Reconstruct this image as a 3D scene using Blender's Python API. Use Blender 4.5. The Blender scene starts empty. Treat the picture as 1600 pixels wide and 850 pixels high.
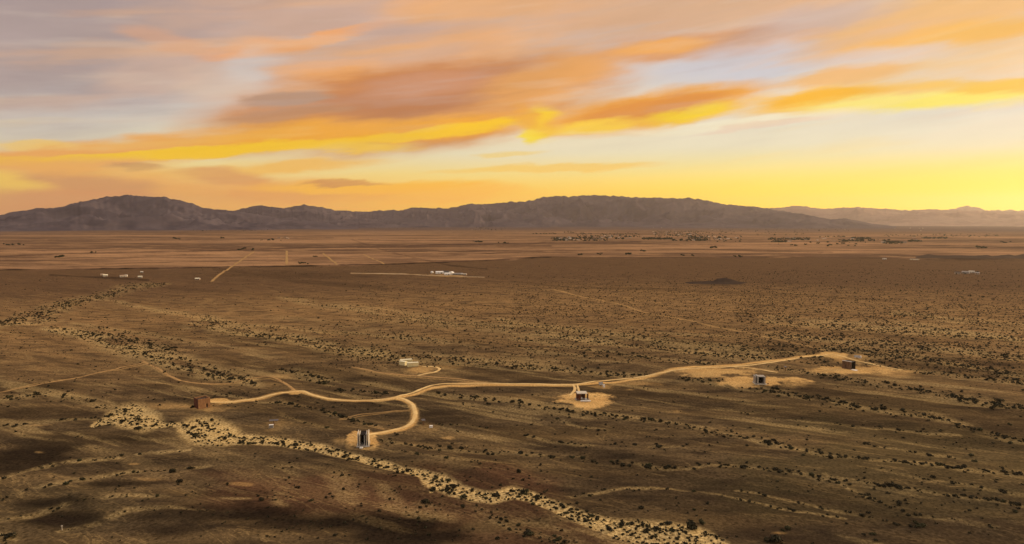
import bpy, bmesh, math, random
import numpy as np
from mathutils import Vector, Matrix
R = math.radians
SC = bpy.context.scene
# ------------------------------------------------------------------ camera
CAMH, F, CX, CY, HY = 100.0, 1067.0, 800.0, 425.0, 345.0     # reference frame 1600 x 850
PITCH = math.atan((CY - HY) / F)
cd = bpy.data.cameras.new('camera'); cam = bpy.data.objects.new('camera', cd)
SC.collection.objects.link(cam); SC.camera = cam
cam.location = (0, 0, CAMH); cam.rotation_euler = (R(90) - PITCH, 0, 0)
cd.sensor_width = 36; cd.lens = 36 * F / 1600; cd.clip_start = 1; cd.clip_end = 200000
cp, sp = math.cos(PITCH), math.sin(PITCH)

def ray(px, py):
    x, y, z = px - CX, F, CY - py
    return x, y * cp + z * sp, -y * sp + z * cp
def gp(px, py, z=0.0):                     # the ground point seen at a place of the photograph
    x, y, zz = ray(px, py); t = (z - CAMH) / zz
    return x * t, y * t
def azel(px, py):
    x, y, z = ray(px, py); return math.degrees(math.atan2(x, y)), math.degrees(math.atan2(z, math.hypot(x, y)))
def proj(x, y, z=0.0):
    dz = z - CAMH; yy = y * cp - dz * sp; zz = y * sp + dz * cp
    yy = np.maximum(yy, 1.0)
    return CX + F * x / yy, CY - F * zz / yy
def lin(c):
    return tuple(((v / 255) / 12.92 if v <= 10.3 else ((v / 255 + 0.055) / 1.055) ** 2.4) for v in c)

# ------------------------------------------------------------------ sun, exposure
SUN_AZ, SUN_EL = 62.0, 10.5                # to the right of the view, low
SUN_STRENGTH = 4.4
sd = bpy.data.lights.new('sun', 'SUN'); sun = bpy.data.objects.new('sun', sd); SC.collection.objects.link(sun)
sd.energy = SUN_STRENGTH; sd.angle = R(5); sd.color = (1.0, 0.72, 0.42)
d = Vector((math.sin(R(SUN_AZ)) * math.cos(R(SUN_EL)), math.cos(R(SUN_AZ)) * math.cos(R(SUN_EL)), math.sin(R(SUN_EL))))
sun.rotation_euler = d.to_track_quat('Z', 'Y').to_euler(); sun.location = (300, 200, 300)
vs = SC.view_settings; vs.view_transform = 'Standard'; vs.look = 'None'; vs.exposure = 0.0; vs.gamma = 1.0
SC.display_settings.display_device = 'sRGB'
SC.cycles.max_bounces = 4; SC.cycles.diffuse_bounces = 2; SC.cycles.glossy_bounces = 1; SC.cycles.volume_bounces = 1
SC.cycles.transparent_max_bounces = 4; SC.cycles.use_denoising = True

# ------------------------------------------------------------------ sky
W = bpy.data.worlds.new('World'); SC.world = W; W.use_nodes = True
nt = W.node_tree; nt.nodes.clear(); N = nt.nodes; L = nt.links
def n(tree, typ, ins=None, **props):
    q = tree.nodes.new(typ)
    for k, v in props.items(): setattr(q, k, v)
    for k, v in (ins or {}).items():
        if isinstance(v, bpy.types.NodeSocket): tree.links.new(v, q.inputs[k])
        else: q.inputs[k].default_value = v
    return q
def mth(tree, op, a, b=0.0, c=None, clamp=False):
    i = {0: a, 1: b}
    if c is not None: i[2] = c
    return n(tree, 'ShaderNodeMath', i, operation=op, use_clamp=clamp).outputs[0]
def mix(tree, f, a, b, blend='MIX'):
    q = tree.nodes.new('ShaderNodeMix'); q.data_type = 'RGBA'; q.blend_type = blend
    for s, v in ((0, f), (6, a), (7, b)):
        if isinstance(v, bpy.types.NodeSocket): tree.links.new(v, q.inputs[s])
        elif s == 0: q.inputs[0].default_value = v
        else: q.inputs[s].default_value = (*v[:3], 1)
    return q.outputs[2]
def mrange(tree, v, a, b, c, d, smooth=False):
    return n(tree, 'ShaderNodeMapRange', {0: v, 1: a, 2: b, 3: c, 4: d}, interpolation_type='SMOOTHSTEP' if smooth else 'LINEAR', clamp=True).outputs[0]

tc = n(nt, 'ShaderNodeTexCoord'); sx = n(nt, 'ShaderNodeSeparateXYZ', {0: tc.outputs['Generated']})
az = mth(nt, 'MULTIPLY', mth(nt, 'ARCTAN2', sx.outputs[0], sx.outputs[1]), 57.29578)
el = mth(nt, 'MULTIPLY', mth(nt, 'ARCSINE', sx.outputs[2]), 57.29578)
P0 = n(nt, 'ShaderNodeCombineXYZ', {0: az, 1: el}).outputs[0]
def skynoise(scale, rot, sxy, detail, rough=0.55, off=0.0, out='Fac'):
    m0 = n(nt, 'ShaderNodeMapping', {'Vector': P0, 'Rotation': (0, 0, R(rot))})
    m = n(nt, 'ShaderNodeMapping', {'Vector': m0.outputs[0], 'Location': (off, off * 0.7, 0), 'Scale': (*sxy, 1)})
    return n(nt, 'ShaderNodeTexNoise', {'Vector': m.outputs[0], 'Scale': scale, 'Detail': detail, 'Roughness': rough}, noise_dimensions='2D').outputs[out]
wc = skynoise(1.0, -6, (0.055, 0.24), 3, off=3.1, out='Color')
wv = n(nt, 'ShaderNodeVectorMath', {0: wc, 1: (0.5, 0.5, 0.5)}, operation='SUBTRACT').outputs[0]
wv = n(nt, 'ShaderNodeVectorMath', {0: wv, 1: (4.5, 1.5, 0), 2: P0}, operation='MULTIPLY_ADD').outputs[0]
wf = skynoise(1.0, -8, (0.22, 1.1), 4, 0.6, off=71.0, out='Color')
wf = n(nt, 'ShaderNodeVectorMath', {0: wf, 1: (0.5, 0.5, 0.5)}, operation='SUBTRACT').outputs[0]
wv = n(nt, 'ShaderNodeVectorMath', {0: wf, 1: (2.6, .75, 0), 2: wv}, operation='MULTIPLY_ADD').outputs[0]
N1 = mth(nt, 'SUBTRACT', skynoise(1.0, -7, (0.07, 0.75), 5, 0.6, off=11.0), 0.5)
N2 = mth(nt, 'SUBTRACT', skynoise(1.0, -9, (0.16, 0.5), 3, 0.5, off=31.0), 0.5)

COLS = [ # photograph x, then (photograph y, colour) from top to horizon
 (0,    [(-400,(190,178,182)),(0,(186,172,170)),(110,(196,190,190)),(170,(208,208,203)),(225,(228,216,188)),(275,(246,214,130)),(310,(232,172,112)),(345,(212,150,108))]),
 (400,  [(-400,(190,178,182)),(0,(198,178,172)),(110,(214,204,200)),(170,(222,216,206)),(215,(236,222,186)),(265,(246,224,160)),(300,(246,190,108)),(345,(240,176,100))]),
 (800,  [(-400,(192,180,184)),(0,(214,190,172)),(110,(222,206,196)),(190,(240,222,190)),(240,(243,232,196)),(275,(250,226,150)),(305,(254,212,92)),(345,(252,196,70))]),
 (1200, [(-400,(196,184,184)),(0,(222,196,172)),(100,(214,210,212)),(170,(232,224,208)),(225,(241,232,200)),(265,(249,234,160)),(300,(254,232,90)),(325,(255,228,20)),(345,(255,224,10))]),
 (1600, [(-400,(200,186,182)),(0,(238,200,150)),(100,(228,214,200)),(170,(228,224,208)),(225,(240,230,196)),(265,(251,232,130)),(295,(255,232,40)),(325,(255,232,0)),(345,(255,226,0))]),
]
ELMAX = 40.0
cur = None
elf = mth(nt, 'DIVIDE', n(nt, 'ShaderNodeSeparateXYZ', {0: n(nt, 'ShaderNodeVectorMath', {0: wv, 1: P0, 2: (0, 0, 0)}, operation='MAXIMUM').outputs[0]}).outputs[1] if False else el, ELMAX, clamp=True)
for i, (x, stops) in enumerate(COLS):
    rp = n(nt, 'ShaderNodeValToRGB', {0: elf}); cr = rp.color_ramp; cr.interpolation = 'EASE' if False else 'LINEAR'
    pts = sorted((max(0.0, min(1.0, azel(x, y)[1] / ELMAX)), c) for y, c in stops)
    cr.elements[0].position = pts[0][0]; cr.elements[0].color = (*lin(pts[0][1]), 1)
    cr.elements[1].position = pts[-1][0]; cr.elements[1].color = (*lin(pts[-1][1]), 1)
    for p, c in pts[1:-1]:
        e = cr.elements.new(p); e.color = (*lin(c), 1)
    if cur is None: cur = rp.outputs[0]
    else: cur = mix(nt, mrange(nt, az, azel(COLS[i-1][0], 300)[0], azel(x, 300)[0], 0, 1, True), cur, rp.outputs[0])
# clouds: (x1,y1, x2,y2 on the photograph, half thickness px, colour, strength, ragged 0-1, inner softness, noise 1/2)
CL = [
 (-500,20, 520,-10, 90, (166,146,146), .8, .35, .6, 1),
 (-300,110, 330,40, 50, (180,160,154), .6, .5, .7, 2),
 (200,10, 1000,-30, 60, (206,168,146), .85, .4, .6, 2),
 (380,140, 820,40, 62, (206,170,152), .7, .45, .7, 1),
 (150,116, 330,100, 30, (220,184,162), .6, .5, .8, 2),
 (250,150, 420,110, 26, (222,190,166), .6, .5, .8, 1),
 (180,44, 350,90, 9, (220,166,134), .65, .25, .6, 1),
 (300,90, 500,68, 8, (236,168,118), .8, .2, .6, 1),
 (440,78, 620,22, 7, (246,170,106), .9, .2, .6, 1),
 (580,36, 700,-6, 9, (240,176,126), .7, .2, .6, 1),
 (520,40, 700,30, 20, (204,172,158), .6, .4, .8, 2),
 (340,112, 450,98, 18, (212,208,204), .5, .3, .8, 2),
 (470,120, 1010,50, 30, (240,176,118), .85, .45, .6, 1),
 (430,114, 660,96, 10, (248,176,108), .8, .3, .6, 1),
 (560,96, 760,82, 12, (214,178,158), .6, .4, .7, 2),
 (600,14, 1000,-6, 18, (240,178,120), .8, .4, .7, 1),
 (760,90, 1080,40, 22, (208,182,168), .75, .4, .7, 2),
 (780,24, 1400,-26, 26, (222,172,132), .8, .45, .7, 1),
 (820,120, 960,100, 24, (236,168,104), .75, .4, .7, 1),
 (920,82, 1340,44, 13, (222,156,104), .95, .35, .5, 1),
 (950,76, 1110,64, 7, (244,172,88), .85, .25, .6, 1),
 (1110,60, 1240,48, 9, (196,146,116), .7, .3, .7, 1),
 (1040,118, 1320,74, 24, (208,206,214), .75, .3, .8, 2),
 (1230,62, 1760,4, 32, (242,188,124), .95, .4, .6, 1),
 (1300,72, 1680,34, 10, (250,188,88), .9, .35, .6, 1),
 (1150,50, 1420,-4, 14, (202,174,164), .7, .4, .7, 2),
 (1220,136, 1680,66, 13, (242,202,148), .85, .4, .6, 1),
 (1210,132, 1440,108, 8, (242,184,112), .85, .3, .6, 1),
 (1250,100, 1500,78, 9, (218,212,214), .6, .4, .7, 2),
 # the long lit bank through the middle
 (340,202, 960,118, 40, (216,142,76), 1.0, .3, .4, 2),
 (470,170, 860,114, 26, (194,126,82), .9, .4, .6, 1),
 (560,140, 800,116, 13, (210,148,112), .7, .3, .6, 1),
 (375,163, 520,150, 7, (184,146,122), .95, .25, .5, 1),
 (345,194, 560,165, 7, (192,140,104), .8, .25, .6, 1),
 (740,168, 980,96, 30, (240,170,96), .8, .4, .6, 1),
 (-200,268, 460,206, 12, (244,172,88), 1.0, .25, .5, 1),
 (240,218, 840,190, 13, (250,172,40), .95, .3, .6, 1),
 (-200,261, 330,234, 5, (255,206,0), 1.0, .15, .4, 1),
 (180,240, 560,223, 4.6, (255,202,10), 1.0, .2, .5, 1),
 (400,236, 850,186, 5.5, (255,200,20), 1.0, .3, .5, 1),
 (460,234, 660,228, 5, (255,206,50), .8, .3, .6, 1),
 (-40,224, 130,221, 4, (248,204,110), .8, .3, .7, 1),
 (0,250, 160,274, 8, (255,190,30), .95, .3, .6, 1),
 (818,216, 874,172, 17, (255,212,10), .95, .1, .8, 1),
 (806,166, 838,200, 13, (242,168,58), .8, .1, .8, 1),
 (806,216, 850,212, 7, (255,224,30), .9, .2, .6, 1),
 (850,200, 1180,142, 17, (244,168,60), 1.0, .3, .4, 1),
 (900,182, 1150,146, 10, (226,140,54), .85, .25, .6, 1),
 (850,206, 1010,186, 7, (255,210,60), .9, .3, .6, 1),
 (1000,188, 1150,164, 7, (255,214,10), .95, .2, .7, 1),
 (1140,172, 1500,134, 12, (252,196,84), .95, .3, .6, 1),
 (1190,162, 1370,143, 6.5, (250,182,30), 1.0, .2, .5, 1),
 (1240,172, 1760,128, 9, (255,236,104), 1.0, .25, .6, 1),
 (1430,136, 1720,132, 7, (252,198,66), .95, .3, .6, 1),
 (1480,120, 1700,100, 6, (244,206,160), .6, .3, .6, 1),
 (900,206, 1320,176, 5, (250,240,208), .7, .3, .7, 1),
 (1080,206, 1290,186, 3, (240,212,186), .7, .25, .7, 1),
 # low clouds
 (-60,262, 330,288, 19, (240,176,100), .85, .4, .6, 1),
 (30,278, 250,298, 10, (212,152,106), .9, .35, .6, 2),
 (150,262, 240,260, 4, (200,144,98), .9, .3, .6, 1),
 (240,274, 600,252, 7, (248,192,92), .9, .35, .6, 1),
 (260,266, 430,282, 8, (222,158,102), .85, .35, .6, 1),
 (-80,296, 60,290, 12, (250,212,90), .7, .4, .6, 1),
 (-80,316, 260,312, 11, (220,150,102), .85, .4, .6, 1),
 (260,302, 640,300, 12, (236,164,94), .8, .4, .6, 2),
 (400,293, 780,292, 7, (255,194,50), .95, .3, .6, 1),
 (480,288, 620,285, 3, (206,142,88), .85, .25, .6, 1),
 (520,314, 820,300, 8, (255,190,64), .7, .4, .6, 1),
 (680,269, 1030,260, 4, (252,208,104), .8, .3, .6, 1),
 (740,246, 860,242, 4, (252,216,120), .7, .3, .6, 1),
]
for (x1, y1, x2, y2, th, col, stren, rag, soft, nz) in CL:
    a1, e1 = azel(x1, y1); a2, e2 = azel(x2, y2)
    ca, ce = (a1 + a2) / 2, (e1 + e2) / 2
    ln = math.hypot(a2 - a1, e2 - e1) / 2 * 1.3; ang = math.atan2(e2 - e1, a2 - a1)
    t2 = th * 2.0 * 57.3 / F
    mp = n(nt, 'ShaderNodeMapping', {'Vector': wv, 'Location': (ca, ce, 0), 'Rotation': (0, 0, ang), 'Scale': (ln, t2, 1)}, vector_type='TEXTURE')
    g = n(nt, 'ShaderNodeTexGradient', {0: mp.outputs[0]}, gradient_type='SPHERICAL').outputs[1]
    v = mth(nt, 'MULTIPLY', mth(nt, 'MULTIPLY_ADD', N1 if nz == 1 else N2, 5.0 * rag, 1.0), g)
    f = mrange(nt, v, 0.0, 0.12 + soft * 0.8, 0, stren, True)
    cur = mix(nt, f, cur, lin(col))
N3 = skynoise(1.0, -8, (0.045, 0.42), 5, 0.52, off=57.0); N4 = skynoise(1.0, -6, (0.06, 0.6), 4, 0.5, off=83.0)
hi = mrange(nt, el, 4.5, 11.0, 0.0, 1.0, True)
cur = mix(nt, mth(nt, 'MULTIPLY', mrange(nt, N3,   .52, .72, 0, .34, True), hi), cur, lin((244, 182, 122)))
cur = mix(nt, mth(nt, 'MULTIPLY', mrange(nt, N4, .54, .74, 0, .28, True), hi), cur, lin((202, 178, 170)))
cur = mix(nt, mrange(nt, N4, .28, .46, .2, 0, True), cur, mix(nt, hi, lin((255, 222, 120)), lin((236, 216, 196))))
N5 = skynoise(1.0, -8, (0.11, 2.0), 5, 0.65, off=121.0); N6 = skynoise(1.0, -11, (0.09, 0.36), 4, 0.5, off=151.0)
br = mth(nt, 'MULTIPLY', mrange(nt, N5, .3, .7, .985, 1.015), mrange(nt, N6, .3, .7, .95, 1.05))
br = mrange(nt, mrange(nt, el, 3.0, 8.0, 0, 1, True), 0, 1, 1.0, br)
cvm = n(nt, 'ShaderNodeVectorMath', {0: cur}, operation='SCALE'); nt.links.new(br, cvm.inputs['Scale']); cur = cvm.outputs[0]
# the air near the horizon glows brighter towards where the sun went down
gl = mth(nt, 'MULTIPLY', mrange(nt, el, 0.0, 6.0, 1, 0, True), mrange(nt, az, -40, 30, .35, 1.0, True))
cur = mix(nt, gl, cur, mix(nt, 1.0, cur, (1.6, 1.25, .05), 'MULTIPLY'))
# higher and behind the camera: sky made brighter than dusk to light the ground, outside the photograph
up = mrange(nt, el, 20.0, 50.0, 0, 1, True)
cur = mix(nt, up, cur, (1.0, 0.84, 0.72))
nish = n(nt, 'ShaderNodeTexSky', sky_type='NISHITA', sun_disc=False, sun_elevation=R(SUN_EL), sun_rotation=R(SUN_AZ))
nb = n(nt, 'ShaderNodeBackground', {0: nish.outputs[0], 1: 0.05})
bg = n(nt, 'ShaderNodeBackground', {0: cur, 1: 1.0})
ms = n(nt, 'ShaderNodeMixShader', {0: 0.97, 1: nb.outputs[0], 2: bg.outputs[0]})
L.new(ms.outputs[0], n(nt, 'ShaderNodeOutputWorld').inputs[0])
W.cycles.sampling_method = 'MANUAL'; W.cycles.sample_map_resolution = 512

# ------------------------------------------------------------------ helpers
rng = np.random.default_rng(7); rnd = random.Random(5)
def link(o): SC.collection.objects.link(o); return o
def tag(o, label=None, cat=None, group=None, kind=None):
    if label: o['label'] = label
    if cat: o['category'] = cat
    if group: o['group'] = group
    if kind: o['kind'] = kind
    return o
def empty(name, loc, rz=0.0):
    o = bpy.data.objects.new(name, None); o.location = loc; o.rotation_euler = (0, 0, rz); o.empty_display_size = .5
    return link(o)
def arrmesh(name, V, Fc, mat, parent=None, smooth=False):
    me = bpy.data.meshes.new(name); V = np.asarray(V, np.float32); Fc = np.asarray(Fc, np.int32); k = Fc.shape[1]
    me.vertices.add(len(V)); me.vertices.foreach_set('co', V.ravel())
    me.loops.add(Fc.size); me.loops.foreach_set('vertex_index', Fc.ravel())
    me.polygons.add(len(Fc)); me.polygons.foreach_set('loop_start', np.arange(0, Fc.size, k, dtype=np.int32))
    if smooth: me.polygons.foreach_set('use_smooth', np.ones(len(Fc), bool))
    me.update(calc_edges=True); me.validate()
    me.materials.append(mat); o = bpy.data.objects.new(name, me); link(o)
    if parent: o.parent = parent
    return o
class MB:                                    # boxes, bars and tubes gathered into one mesh
    def __init__(s): s.bm = bmesh.new()
    def box(s, c, size, rot=None, bev=0.0):
        m = Matrix.Translation(c) @ (rot.to_4x4() if rot else Matrix()) @ Matrix.Diagonal((*size, 1))
        r = bmesh.ops.create_cube(s.bm, size=1, matrix=m)
        if bev:
            es = {e for v in r['verts'] for e in v.link_edges}
            bmesh.ops.bevel(s.bm, geom=list(es), offset=bev, segments=1, affect='EDGES')
        return s
    def bar(s, a, b, w, h=None):
        a, b = Vector(a), Vector(b); dd = b - a
        return s.box((a + b) / 2, (w, h or w, dd.length), dd.to_track_quat('Z', 'Y').to_matrix())
    def tube(s, a, b, r, r2=None, seg=10):
        a, b = Vector(a), Vector(b); dd = b - a
        m = Matrix.Translation((a + b) / 2) @ dd.to_track_quat('Z', 'Y').to_matrix().to_4x4()
        bmesh.ops.create_cone(s.bm, cap_ends=True, segments=seg, radius1=r, radius2=r if r2 is None else r2, depth=dd.length, matrix=m); return s
    def build(s, name, mat, parent=None):
        me = bpy.data.meshes.new(name); s.bm.to_mesh(me); s.bm.free(); me.materials.append(mat)
        o = bpy.data.objects.new(name, me); link(o)
        if parent: o.parent = parent
        return o
def copy_tree(o, parent=None):
    c = o.copy(); link(c); c.parent = parent
    for ch in list(o.children): copy_tree(ch, c)
    return c

def hsh(ix, iy, seed):
    h = (ix.astype(np.int64) * 374761393 + iy.astype(np.int64) * 668265263 + seed * 1442695041) & 0xffffffff
    h = ((h ^ (h >> 13)) * 1274126177) & 0xffffffff
    return ((h ^ (h >> 16)) & 0xffffff) / float(0xffffff)
def vn(x, y, seed=0):
    ix, iy = np.floor(x), np.floor(y); fx, fy = x - ix, y - iy
    fx = fx * fx * fx * (fx * (fx * 6 - 15) + 10); fy = fy * fy * fy * (fy * (fy * 6 - 15) + 10)
    a, b = hsh(ix, iy, seed), hsh(ix + 1, iy, seed); c, e = hsh(ix, iy + 1, seed), hsh(ix + 1, iy + 1, seed)
    return (a + (b - a) * fx) * (1 - fy) + (c + (e - c) * fx) * fy
def fbm(x, y, oct=4, seed=0, gain=.5):
    s, a, t = 0, 1, 0
    for i in range(oct):
        s = s + a * vn(x * 2 ** i + 17.3 * i, y * 2 ** i - 9.1 * i, seed + i); t += a; a *= gain
    return s / t
def ridged(x, y, oct=5, seed=0):
    s, a, t = 0, 1, 0
    for i in range(oct):
        s = s + a * (1 - np.abs(2 * vn(x * 2 ** i + 5.7 * i, y * 2 ** i + 3.3 * i, seed + i) - 1)); t += a; a *= .5
    return s / t
def sst(x, a, b):
    t = np.clip((x - a) / (b - a), 0, 1); return t * t * (3 - 2 * t)
FA = math.radians(-31)                       # the direction the washes run over the plain
def flow(x, y): return x * math.cos(FA) + y * math.sin(FA), -x * math.sin(FA) + y * math.cos(FA)

# ------------------------------------------------------------------ materials
def newmat(name):
    m = bpy.data.materials.new(name); m.use_nodes = True; t = m.node_tree; b = t.nodes['Principled BSDF']
    b.inputs['Roughness'].default_value = .9; b.inputs['Specular IOR Level'].default_value = .15
    return m, t, b
def wobble(name, c1, c2, scale=1.0, rough=.85, stretch=(1, 1, 1), bump=0.0, detail=4, spec=.15, metal=0.0):
    m, t, b = newmat(name)
    tcn = n(t, 'ShaderNodeTexCoord'); mp = n(t, 'ShaderNodeMapping', {'Vector': tcn.outputs['Object'], 'Scale': stretch})
    nz = n(t, 'ShaderNodeTexNoise', {'Vector': mp.outputs[0], 'Scale': scale, 'Detail': detail, 'Roughness': .6})
    f = mrange(t, nz.outputs[0], .35, .65, 0, 1)
    t.links.new(mix(t, f, c1, c2), b.inputs['Base Color'])
    b.inputs['Roughness'].default_value = rough; b.inputs['Specular IOR Level'].default_value = spec; b.inputs['Metallic'].default_value = metal
    if bump:
        bp = n(t, 'ShaderNodeBump', {'Height': nz.outputs[0], 'Strength': bump, 'Distance': .05}); t.links.new(bp.outputs[0], b.inputs['Normal'])
    return m
M = {}
M['rust'] = wobble('weathered_rust', (.20, .10, .048), (.30, .165, .08), .9, .8, (1, 1, .5), .3)
M['wood'] = wobble('weathered_wood', (.09, .052, .032), (.19, .115, .07), 1.4, .85, (3, 3, .2), .3)
M['redwood'] = wobble('dark_red_wood', (.075, .026, .016), (.13, .05, .03), 1.4, .8, (3, 3, .3), .2)
M['dark'] = wobble('dark_interior', (.012, .010, .009), (.03, .022, .018), 1.0, .9)
M['concrete'] = wobble('pale_concrete', (.46, .42, .36), (.60, .55, .46), .7, .85, bump=.2)
M['grey'] = wobble('grey_concrete', (.26, .24, .22), (.38, .35, .31), .8, .85, bump=.2)
M['white'] = wobble('white_paint', (.72, .70, .66), (.82, .80, .76), .8, .6)
M['cream'] = wobble('cream_paint', (.66, .58, .32), (.76, .68, .42), .6, .6)
M['creamtop'] = wobble('cream_roof', (.74, .68, .48), (.80, .75, .56), .6, .6)
M['steel'] = wobble('brown_steel', (.10, .05, .03), (.16, .08, .045), 2, .6, metal=.3)
M['panel'] = wobble('solar_cells', (.045, .035, .035), (.075, .06, .055), 3, .3, spec=.5)
M['greymetal'] = wobble('grey_metal', (.22, .21, .20), (.33, .31, .29), 2, .5, metal=.4)
M['roofdark'] = wobble('dark_roof', (.05, .045, .042), (.09, .08, .07), 1, .8)
M['tan'] = wobble('tan_stucco', (.38, .28, .19), (.48, .36, .25), .6, .9)
M['bush'] = wobble('bush_leaves', (.012, .011, .006), (.052, .046, .024), .5, .9)
M['olive'] = wobble('olive_leaves', (.032, .034, .015), (.06, .056, .026), .8, .9)
M['tree'] = wobble('far_tree_leaves', (.018, .026, .012), (.040, .045, .020), .1, .9)
M['bark'] = wobble('bark', (.09, .06, .04), (.14, .10, .07), 3, .9)

def mount_mat(name, c1, c2, c3):
    m, t, b = newmat(name)
    g = n(t, 'ShaderNodeNewGeometry'); mp = n(t, 'ShaderNodeMapping', {'Vector': g.outputs['Position'], 'Scale': (.001, .001, .002)})
    nz = n(t, 'ShaderNodeTexNoise', {'Vector': mp.outputs[0], 'Scale': 1.6, 'Detail': 8, 'Roughness': .65})
    nz2 = n(t, 'ShaderNodeTexNoise', {'Vector': mp.outputs[0], 'Scale': 9, 'Detail': 5, 'Roughness': .6})
    c = mix(t, mrange(t, nz.outputs[0], .4, .6, 0, 1), c1, c2)
    c = mix(t, mrange(t, nz2.outputs[0], .5, .7, 0, .45), c, c3)
    t.links.new(c, b.inputs['Base Color']); b.inputs['Roughness'].default_value = 1; b.inputs['Specular IOR Level'].default_value = 0
    return m
M['mountain'] = mount_mat('mountain_rock', (.044, .038, .056), (.086, .072, .088), (.13, .10, .105))  # bluish tint of the distant haze is put into the rock colour
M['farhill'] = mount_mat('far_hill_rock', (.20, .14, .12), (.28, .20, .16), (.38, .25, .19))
M['lava'] = mount_mat('dark_lava_rock', (.045, .032, .025), (.085, .06, .045), (.13, .09, .065))

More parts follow.
